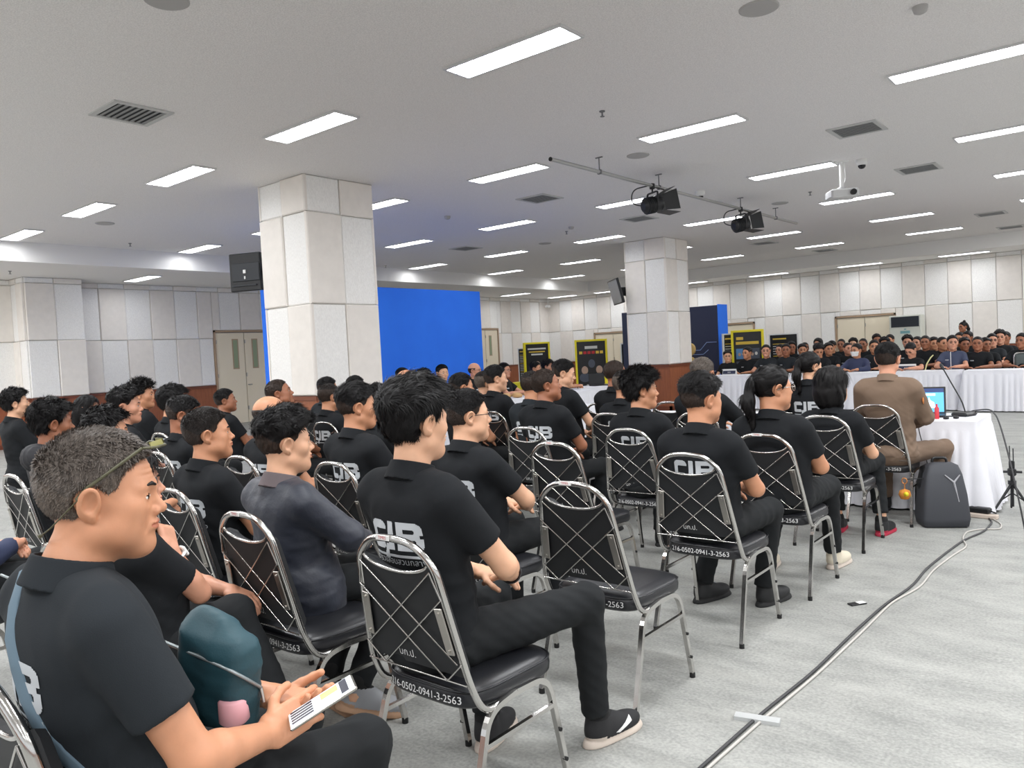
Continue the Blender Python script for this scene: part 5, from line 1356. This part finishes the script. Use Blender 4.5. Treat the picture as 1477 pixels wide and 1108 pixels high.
# teal bag on his lap
t = thing('shoulder_bag', 'teal zipped shoulder bag on the lap of the man with the phone', 'bag', tuple(r1.location))
def bagf(P):
    d = rbox(P, (.055, .125, .80), (.10, .05, .115), .04, (rotz(.2) @ roty(.15)).astype(f32)); d = smin(d, ell(P, (.02, .13, .90), (.08, .035, .05)), .04)
    return d-.007*folds(P, 5, .8)
V, F = polygonize(bagf, (-.22, .02, .62), (.26, .32, 1.05), .008); link('bag_body', make_mesh('bag_body', V, F, mat('teal_fabric', (30, 66, 76), .6, bump=(200, .2, .002))), t)
mb = MB(); q = []
for y_, z_ in zip(np.linspace(.05, .17, 10), .885-.9*(np.linspace(0, .12, 10))):
    H, _ = march(bagf, np.array([[.45, y_, z_]], f32), np.array([[-1, 0, 0]], f32)); q.append(tuple(H[0]+np.array([.003, 0, 0])))
mb.tube(q, .004, 6); mb.build('zip', mat('zip_grey', (150, 158, 160), .4, .6), t)
mb = MB(); c = q[-1]; mb.tube([c, (c[0]+.01, c[1], c[2]-.03)], .004, 6); mb.build('zip_puller', M_chrome2, t)
t = thing('mobile_phone', 'mobile phone with a lit screen held in both hands at lower left', 'phone', (r1.location.x+.275, r1.location.y+.235, .752))
Mp = Matrix.Rotation(R_(-30), 4, 'Z') @ Matrix.Rotation(R_(24), 4, 'X')
mb = MB(); mb.box(-.036, .036, -.078, .078, -.005, .004, bev=.003, M=Mp); mb.build('phone_body', M_chrome2, t)
mb = MB(); mb.box(-.033, .033, -.074, .074, .004, .0046, 0, M=Mp); mb.box(-.031, .031, .045, .062, .0046, .005, 1, M=Mp); mb.box(-.028, .0, .0, .04, .0046, .005, 2, M=Mp); mb.box(.002, .028, .0, .04, .0046, .005, 3, M=Mp)
for k in range(5): mb.box(-.029+k*.012, -.021+k*.012, -.07, -.02, .0046, .005, 1, M=Mp)
mb.build('phone_screen', [mat('screen_white', (225, 232, 240), .3, emit=.5), mat('screen_dk', (40, 42, 60), .3), mat('screen_green', (170, 200, 120), .3, emit=.4), mat('screen_grey', (200, 205, 215), .3, emit=.4)], t)
mb = MB(); mb.lathe([(.024, 0), (.032, .008), (.032, .05), (.028, .056), (.0, .058)], 20); o = mb.build('pink_container', mat('pink_plastic', (226, 168, 176), .5)); o.location = (r1.location.x+.125, r1.location.y+.115, .715); tag(o, 'small pink round lid at the wrist of the man with the phone', 'container')

# woman hidden behind him, chin on her hand
r, p = person((-2.52, 1.115, 1.124), 'woman half hidden by the front man, chin in hand with a white watch, legs crossed', hyaw=18, hpitch=0, hair='long', skin='pink', fem=1, s=.98, w=.92, lod=0, sleeve='short', seed=8,
    neck=(0.02, -.10, .955), elbows=((.12, .09, .70), (-.15, .22, .66)), wrists=((.115, .0, .865), (.0, .27, .64)), handdir=((-.45, .05, .9), (.9, .2, -.2)), handn=((-.8, -.5, -.2), (0, 0, -1)), curl=(1.1, .4),
    knees=((.15, .20, .60), (-.05, .40, .53)), ankles=((.33, .27, .24), (-.04, .40, .11)), feet=((.75, .75, -.45), (-.1, 1, 0)), ground=(0, 1), shoe=M_black, sole=M_soleW)
watch(p, r, 0, M_white)
r, p = person((-2.67, 1.80, 1.17), 'young man in a navy blouson jacket with grey knit collar, quiff with faded sides', hyaw=22, hair='quiff', skin='light', lod=0, res=(.003, .006, .008, .004), sleeve='long', shirt=mat('navy_jacket', (40, 44, 56), .5, bump=(60, .15, .01), sheen=.1), shirtname='jacket', collarmat=mat('grey_knit', (98, 88, 90), .9),
    hem=.38, hemband=mat('grey_knit', (98, 88, 90), .9), elbows=((.26, .03, .77), (-.25, .05, .77)), wrists=((.12, .22, .70), (-.08, .24, .70)), seed=10, shoe=M_shoeG, sole=mat('tan_sole', (176, 140, 112), .7),
    ankles=((.24, .04, .14), (.10, .0, .17)), knees=((.17, .36, .52), (-.10, .36, .52)), feet=((.65, .75, -.25), (.5, .6, -.6)), ground=(0, 0))
r, p = person((-1.78, 1.68, 1.28), 'man with thick black hair seen from behind, nearest CIB shirt print, swoosh sneaker', hyaw=10, hair='full', skin='light', lod=0, res=(.0028, .005, .007, .0034), w=1.04, s=1.06, logo=1, seed=13, swoosh=1, shoe=mat('knit_shoe', (34, 34, 36), .8, bump=(300, .3, .002)), sole=M_soleW,
    elbows=((.245, .05, .80), (-.24, .03, .79)), wrists=((.115, .235, .705), (-.02, .21, .70)), knees=((.27, .46, .57), (-.12, .40, .55)), ankles=((.24, .55, .125), (-.10, .30, .12)), feet=((.22, 1, 0), (-.25, 1, 0)))
watch(p, r, 0, M_black)
r, p = person((-3.47, 1.92, 1.17), 'man with shaved fade and CIB print, three-quarter profile, at left behind the front man', hyaw=28, hpitch=4, hair='crop', hcol='soft', sidecol='stub', skin='tan', lod=0, w=1.05, logo=1, seed=16, fat=.1)
r, p = person((-2.55, 2.75, 1.19), 'man with black-rimmed glasses and short hair, hands folded in his lap', hyaw=34, hair='crop', skin='light', lod=0, w=1.0, logo=1, fat=.25, seed=19, elbows=((.235, .06, .76), (-.24, .05, .76)), wrists=((.09, .25, .68), (-.05, .24, .69)))
glasses(p, r)
r, p = person((-3.38, 2.75, 1.23), 'short-haired man with CIB print sitting left of the nearest man, ear showing', hyaw=28, hair='fade', skin='tan', lod=0, logo=1, seed=22, w=1.05)
r, p = person((-3.50, 4.65, 1.23), 'shaven-headed man with raised chin and CIB print, middle of the picture', hyaw=42, hpitch=8, hair='buzz', hcol='stub', skin='brown', lod=0, logo=1, seed=25, fat=.15, w=1.05)
r, p = person((-2.63, 4.55, 1.19), 'man with thick wavy black hair and CIB print, looking right', hyaw=46, hair='wavy', skin='tan', lod=0, logo=1, seed=28)
r, p = person((-1.75, 3.62, 1.20), 'short-haired man seen from behind on the aisle, full CIB print above his chair', hyaw=26, hair='fade', skin='tan', lod=0, logo=1, seed=31, w=1.04, fat=.1, ankles=((.10, .42, .11), (-.22, .30, .11)), feet=((.25, 1, 0), (.3, 1, 0)))
r, p = person((-1.70, 4.45, 1.20), 'person with long ponytail and glasses on the aisle, black polo', hyaw=42, hair='pony', skin='tan', fem=.3, fat=.7, w=1.08, lod=0, seed=34, s=1.08, shoe=M_shoeW, sole=M_soleW, ankles=((.14, .50, .11), (-.20, .25, .11)))
glasses(p, r, M_chrome2)
r, p = person((-1.73, 5.62, 1.13), 'woman with black bobbed hair seen from behind, black polo', hyaw=12, hair='bob', fem=.8, skin='light', lod=0, logo=1, seed=37, s=1.12, fat=.4, sole=M_soleR, ankles=((.20, .34, .16), (-.10, .30, .16)), logoz=.19)
r, p = person((-1.57, 6.50, 1.29), 'police officer in brown uniform at the desk, seen from behind', hyaw=4, hair='crop', skin='pink', lod=0, shirt=mat('brown_uniform', (118, 98, 82), .85, bump=(300, .2, .001)), pants=mat('brown_uniform', (118, 98, 82), .85), sleeve='long', shirtname='uniform_shirt', seed=40, w=1.1, hem=.52, knees=((.30, .34, .55), (-.15, .37, .545)), ankles=((.22, .35, .11), (-.16, .37, .11)), wrists=((.10, .30, .74), (-.1, .36, .80)))
for s in (1, -1):
    mb = MB(); c = p.S[0 if s > 0 else 1]; mb.box(-.055, .055, -.022, .022, .0, .006, bev=.002, M=Matrix.Translation((c[0]-s*.045, c[1], c[2]+.072)) @ Matrix.Rotation(s*R_(18), 4, 'Y')); mb.build('shoulder_strap', mat('brown_uniform', (118, 98, 82), .85), r)
mb = MB(); c = p.S[0]; mb.lathe([(.0, 0), (.026, .001), (.026, .004), (0, .006)], 14, M=frame_M((c[0]+.066, c[1]+.0, c[2]-.09), (0, 1, 0), (0, 0, 1))); mb.build('sleeve_patch', mat('orange_patch', (196, 120, 60), .7), r)
mid = dict(lod=1)
r, p = person((-4.88, 1.75, 1.21), 'man with moustache and longer black hair in a black hooded jacket, far left', hyaw=8, hair='messy', skin='brown', sleeve='long', shirt=mat('black_hoodie', (38, 38, 42), .75), shirtname='jacket', seed=43, lod=0, hem=.42)
V, F = polygonize(lambda P: smin(ell(P, p.N+np.array([0, -.07, -.03]), (.12, .075, .085)), ell(P, p.N+np.array([0, -.02, .0]), (.10, .10, .04)), .03)-.006*folds(P, 5, 1.2), p.N-np.array([.2, .25, .2]), p.N+np.array([.2, .2, .12]), .009); link('hood', make_mesh('hood', V, F, mat('black_hoodie', (38, 38, 42), .75)), r)
Q = head_M(p); mb = MB(); mb.tube([(-.026, .096, -.048), (0, .106, -.044), (.026, .096, -.048)], [.003, .005, .003], 6, M=Q); mb.build('moustache', hair_mat('black'), r)
person((-4.40, 1.85, 1.16), 'man with dark straight hair mostly hidden behind the sunglasses man', hyaw=25, hair='messy', skin='tan', seed=46, **mid)
r, p = person((-4.05, .95, 1.14), 'person in navy sleeve with lanyard and glasses cut by the left edge', hyaw=0, hair='messy', skin='pink', shirt=mat('navy_sleeve', (42, 50, 78), .8), sleeve='long', seed=47, **mid); glasses(p, r)
person((-8.07, 2.60, 1.25), 'man with swept black hair and raised chin at the left edge', hyaw=18, hpitch=8, hair='messy', skin='light', seed=49, sleeve='long', **mid)
person((-5.74, 2.55, 1.24), 'man with short black hair and lowered gaze, left group in front of the spiky-haired man', hyaw=32, hair='quiff', skin='pink', seed=52, **mid)
person((-7.29, 3.40, 1.27), 'man with spiky black hair in the left group', hyaw=42, hair='spiky', skin='tan', seed=55, **mid)
person((-8.77, 3.50, 1.12), 'woman with long dark hair in the left group', hyaw=50, hair='long', skin='pink', fem=1, seed=58, s=1.15, **mid)
person((-6.72, 3.40, 1.20), 'man with rounded thick dark hair right of the spiky-haired man', hyaw=20, hair='full', skin='tan', seed=61, s=1.12, logo=1, **mid)
person((-5.20, 2.70, 1.17), 'man with sharp skin fade and bowed head, left group', hyaw=32, hpitch=-14, hair='crop', skin='brown', seed=64, s=1.1, logo=1, **mid)
person((-7.74, 4.50, 1.13), 'stocky man in black in front of the double door, chin raised', hyaw=35, hpitch=6, hair='crop', skin='brown', seed=67, fat=.8, w=1.1, **mid)
person((-4.29, 2.80, 1.17), 'balding man with a shiny scalp and CIB print', hyaw=30, hair='bald', sidecol='stub', skin='tan', seed=70, logo=1, **mid)
person((-5.83, 3.90, 1.24), 'shaven man with raised face in front of the near column', hyaw=40, hpitch=14, hair='buzz', hcol='stub', skin='brown', seed=73, fat=.4, **mid)
person((-5.79, 4.40, 1.17), 'man with high skin fade seen from behind near the column, CIB print', hyaw=8, hair='buzz', hcol='soft', skin='tan', seed=76, logo=1, **mid)
person((-6.87, 5.20, 1.20), 'man with short hair in charcoal shirt left of the column base', hyaw=15, hair='crop', skin='tan', seed=79, shirt=M_shirt2, **mid)
person((-7.01, 5.70, 1.19), 'man whose flat-cropped hair top shows right of the column base', hyaw=10, hair='crop', skin='tan', seed=82, **mid)
person((-4.32, 3.70, 1.16), 'man with dark hair half hidden behind the two short-haired men', hyaw=40, hair='full', skin='brown', seed=85, logo=1, **mid)
person((-4.81, 5.60, 1.25), 'man with cropped black hair and CIB print left of the centre, facing the side table', hyaw=30, rz=-6, hair='crop', skin='light', seed=88, logo=1, **mid)
person((-4.06, 5.20, 1.20), 'man whose head is almost covered by the shaven man', hyaw=10, hair='buzz', hcol='soft', skin='tan', seed=91, logo=1, shirt=M_shirt2, **mid)
person((-4.23, 5.90, 1.27), 'man with black hair looking down, bare forearm hanging, centre', hyaw=40, hpitch=-12, rz=-14, hair='crop', skin='light', seed=94, fat=.2, **mid)
person((-4.04, 6.50, 1.23), 'man with shaven dark head and underlined CIB print right of the table end', hyaw=32, hair='buzz', hcol='stub', skin='brown', seed=97, logo=1, s=1.1, **mid)
person((-3.43, 5.65, 1.17), 'man with greyish skin fade and CIB print before the far column', hyaw=12, hair='buzz', hcol='soft', sidecol='stubg', skin='tan', seed=100, logo=1, **mid)
person((-2.76, 5.75, 1.24), 'man with blond-tinted crop and bare arm reaching to the desk', hyaw=4, hair='crop', hcol='greybrown', sidecol='stubg', skin='tan', seed=103, w=1.05, elbows=((.27, .12, .80), (-.25, .1, .80)), wrists=((.22, .36, .80), (-.1, .36, .80)), **mid)
r, p = person((-2.25, 6.75, 1.24), 'woman with a short high ponytail and CIB print, left of the officer', hyaw=30, hair='pony', skin='light', fem=.8, seed=106, logo=1, s=1.0, w=.92, **mid)

person((-5.28, 4.9, 1.26), 'man with receding hair whose forehead shows just above the nearest man', hyaw=20, hair='bald', sidecol='stub', skin='tan', seed=109, **mid)
person((-4.79, 5.1, 1.20), 'man with dark crop half hidden behind the man with black-rimmed glasses', hyaw=30, hair='crop', skin='tan', seed=112, **mid)
person((-5.08, 5.75, 1.20), 'man with greyish fade right behind the dark crop, before the side table', hyaw=25, hair='buzz', hcol='soft', sidecol='stubg', skin='light', seed=115, **mid)
# ---------------------------------------------------------------- people along the side tables
side = [(582, -9.05, 8.3, 1.21, 'crop', 'tan', 20, 'man with cropped hair at the left end before the blue backdrop', {}),
 (612, -9.5, 9.2, 1.15, 'messy', 'brown', 25, 'man with full black hair resting his face on his hand by the blue backdrop', {}),
 (637, -8.6, 8.72, 1.23, 'crop', 'light', -35, 'young man with pale round face looking this way before the blue backdrop', {}),
 (685, -8.75, 9.65, 1.23, 'bald', 'pink', 25, 'balding man with glasses before the right edge of the blue backdrop', {'g': 1}),
 (728, -8.9, 10.6, 1.19, 'crop', 'pink', 10, 'man with glasses and hand at his chin right of the blue backdrop', {'g': 1}),
 (770, -9.2, 11.9, 1.17, 'crop', 'tan', 25, 'man with parted short hair in front of the left yellow poster', {'shirt': 1}),
 (790, -9.73, 13.0, 1.175, 'full', 'pink', 25, 'man with full black hair between the two yellow posters', {}),
 (806, -8.94, 12.3, 1.13, 'messy', 'tan', 10, 'person in black with glasses below the right yellow poster', {'g': 1})]
for px, x, y, z, h, sk, hy, lab, ex in side:
    r, p = person((x, y, z), lab, rz=-78, hyaw=-hy*.6+8, hair=h, skin=sk, lod=1, seed=int(px), s=1.08, elbows=((.25, .10, .78), (-.25, .10, .78)), wrists=((.10, .34, .80), (-.10, .34, .80)), chest=1, group=None, **({'shirt': mat('grey_shirt', (96, 98, 104), .9)} if ex.get('shirt') else {}))
    if ex.get('g'): glasses(p, r)

# ---------------------------------------------------------------- people behind the far tables: eight builds, copied
TB = dict(lod=2, knees=((.15, .30, .545), (-.15, .30, .545)), ankles=((.15, .22, .11), (-.15, .22, .11)), elbows=((.26, .10, .80), (-.26, .10, .80)), wrists=((.12, .32, .80), (-.12, .32, .80)), chest=1, s=1.17, w=1.05)
LP = dict(lod=2, chest=1, s=1.17, w=1.05)
var = {}
def variant(key, **k):
    root, p = make_person(dict(hz=1.25, **k)); var[key] = root
    return root
HY = dict(a=-20, b=25, c=-45, d=0)
for key, hy, h, base in (('a', 20, 'crop', TB), ('b', -18, 'crop', TB), ('c', 38, 'fade', TB), ('d', 5, 'buzz', TB), ('e', 28, 'fade', LP), ('f', -10, 'crop', LP), ('g', 10, 'messy', LP), ('h', 45, 'buzz', LP)):
    # body faces the room; positive yaw of the head turns it to the left of the picture
    variant(key, hair=h, hyaw=-hy, seed=ord(key), hcol='black', **base)
used = set()
def far(px, x, y, z, key, sk, label, rz=178, sc_=None, shirt=None):
    src = var[key]
    r = src if key not in used else copy_tree(src)
    used.add(key)
    k = z/1.25
    r.location = (x, y-.07, 0); r.rotation_euler = (0, 0, R_(rz)); r.scale = (1, 1, k)
    tag(r, label, 'person', 'officers in black behind the far tables')
    for ch in r.children:
        n = ch.name.split('.')[0]
        if n == 'body':
            ch.material_slots[0].link = 'OBJECT'; ch.material_slots[0].material = skin_mat(sk); ch.material_slots[1].link = 'OBJECT'; ch.material_slots[1].material = M_lip[sk]
        if shirt is not None and n == 'polo_shirt': ch.material_slots[0].link = 'OBJECT'; ch.material_slots[0].material = shirt
    return r
M_vest = mat('slate_vest', (62, 70, 96), .7); M_navyj = mat('navy_jacket_far', (44, 52, 84), .7)
FAR = [(1049.6,-7.71,17.4,1.16,'e','light','slim man in black polo at the left end of the far table'),
 (1077.7,-7.27,17.5,1.22,'b','tan','round-faced man in black polo, second from the left end of the far table'),
 (1104.8,-6.78,17.4,1.25,'a','pink','man in charcoal polo with open collar, third from the left end of the far table'),
 (1124.8,-6.90,18.6,1.24,'f','pink','man just behind and right of the third man at the far table'),
 (1133.6,-6.36,17.5,1.25,'a','brown','dark-faced man in black polo with wide shoulders, fourth at the far table'),
 (1141.7,-7.01,19.7,1.28,'e','brown','man in the back row between fourth and fifth at the far table'),
 (1156.8,-6.30,18.4,1.22,'e','tan','man with oval face behind the green drink, left far group'),
 (1161,-6.98,20.6,1.25,'h','brown','man in the back row right of the oval-faced man'),
 (1199.5,-5.94,19.4,1.26,'f','tan','man partly hidden in the third row beside the woman with black hair'),
 (1194.7,-5.64,18.2,1.22,'c','tan','man leaning forward with clasped hands left of the masked man'),
 (1213.2,-5.98,20.3,1.29,'d','brown','upright dark man with buzz cut above the masked man, left'),
 (1222.6,-5.28,18.4,1.21,'h','pink','man half hidden behind the masked man'),
 (1230.4,-5.86,20.9,1.28,'g','light','man with fuller hair in the back row before the cream double door'),
 (1244.8,-5.17,19.2,1.28,'d','brown','round brown-faced man in front of the double door handle'),
 (1260.6,-4.49,17.5,1.24,'a','tan','man with short grey hair right of the masked man'),
 (1264.6,-5.12,20.2,1.35,'e','brown','tall man in the back row just left of the air conditioner'),
 (1276,-4.60,18.8,1.27,'g','tan','man almost hidden by the officer in brown, third row'),
 (1283.3,-5.02,21,1.33,'f','tan','man whose forehead shows above the officer in brown'),
 (1308.5,-4.11,18.7,1.29,'g','pink','man with light face right behind the bowed man'),
 (1322.3,-4.11,19.6,1.26,'f','pink','man right of the bowed man, second row, head turned right'),
 (1334.5,-3.60,17.9,1.28,'d','brown','broad bald-shaven man with open collar under the air conditioner'),
 (1347.2,-3.65,19.0,1.23,'e','tan','man between the bald-shaven man and the vest wearer, left one'),
 (1358.9,-3.30,18.0,1.24,'h','tan','man directly left of the vest wearer'),
 (1373.8,-2.98,17.2,1.26,'a','pink','upright man in slate vest with yellow badge at the far table'),
 (1390.6,-2.92,18.1,1.20,'e','brown','low-seated brown-faced man right behind the vest wearer'),
 (1384,-3.32,20.0,1.30,'f','tan','man whose forehead shows between vest wearer and standing woman'),
 (1394.6,-3.01,19.0,1.32,'b','brown','man with narrow eyes just right below the standing woman'),
 (1409.6,-2.57,17.3,1.22,'d','brown','gaunt dark man in black polo, second right of the vest wearer'),
 (1421.4,-2.55,18.1,1.18,'c','brown','man with fuller hair looking down beside the gaunt man'),
 (1431.2,-2.54,18.9,1.25,'a','pink','man with glasses at the right far table'),
 (1442,-2.49,19.6,1.30,'g','pink','tall young man with thick black hair, right far group'),
 (1449.9,-2.49,20.4,1.27,'f','brown','man behind the tall young man at the right'),
 (1473.4,-1.85,17.3,1.24,'b','brown','brown-faced man cut by the right edge of the picture')]
for a in FAR:
    r = far(*a)
    if 'charcoal' in a[6]: [setattr(ch.material_slots[0], 'link', 'OBJECT') or setattr(ch.material_slots[0], 'material', M_shirt2) for ch in r.children if ch.name.startswith('polo_shirt')]
    if 'slate vest' in a[6]:
        for ch in r.children:
            if ch.name.startswith('polo_shirt'): ch.material_slots[0].link = 'OBJECT'; ch.material_slots[0].material = M_vest
        mb = MB(); mb.box(-.005, .005, .10, .115, .72, 1.08); mb.build('vest_zip', M_white, r)
    if 'glasses' in a[6]:
        pp = Person(dict(hz=1.25, hyaw=-20, **TB)); glasses(pp, r)
for key in list(var):
    if key not in used:
        for ch in list(var[key].children_recursive): bpy.data.objects.remove(ch)
        bpy.data.objects.remove(var[key])
fr = dict(lod=2, s=1.17, w=1.05)
r, p = person((-4.75, 17.15, 1.18), 'man with a white face mask in navy jacket at the far table', rz=178, hyaw=22, hair='crop', skin='tan', shirt=M_navyj, sleeve='long', seed=3, elbows=TB['elbows'], wrists=TB['wrists'], **fr)
mk = lambda P: (lambda Q: np.maximum(np.abs(p.head.skin(Q)-.006)-.0035, np.maximum(np.abs(Q[:, 2]+.055)-.042, .035-Q[:, 1])))(((P-p.H.astype(f32))@p.HR.astype(f32))/p.k)
V, F = polygonize(mk, p.H-.16, p.H+.16, .006); link('face_mask', make_mesh('face_mask', V, F, M_white), r)
person((-3.70, 17.1, 1.15), 'man bowed over the far table writing, behind the blue name plate', rz=170, hyaw=10, hpitch=-32, hair='crop', skin='pink', seed=5, elbows=TB['elbows'], wrists=TB['wrists'], **fr)
person((-5.54, 17.2, 1.21), 'man with bent head and dark hair left of the mask wearer', rz=178, hyaw=-30, hpitch=-25, hair='full', skin='tan', seed=6, elbows=TB['elbows'], wrists=TB['wrists'], **fr)
person((-6.61, 20.5, 1.33), 'woman with black hair framing her face in the back row', rz=178, hyaw=5, hair='bob', skin='tan', fem=1, seed=7, **dict(fr, w=.95))
r, p = person((-3.65, 22.5, 1.58), 'woman with a hair bun standing by the back wall', rz=150, hyaw=10, hair='pony', skin='brown', fem=1, seed=9, lod=2, s=1.05, w=.9, pel=(0, -.09, .90), hem=.84, knees=((.10, -.06, .48), (-.10, -.06, .48)), ankles=((.10, -.08, .10), (-.10, -.08, .10)),
    elbows=((.24, -.04, 1.10), (-.24, -.04, 1.10)), wrists=((.2, .1, .92), (-.2, .1, .92)), handdir=((0, .5, -.8), (0, .5, -.8)))
c = head_pt(p, (0, -.04, .135)); mb = MB(); mb.lathe([(0, -.035), (.03, -.02), (.035, 0), (.025, .025), (0, .035)], 14, M=Matrix.Translation(c)); mb.build('hair_bun', hair_mat('black'), r)
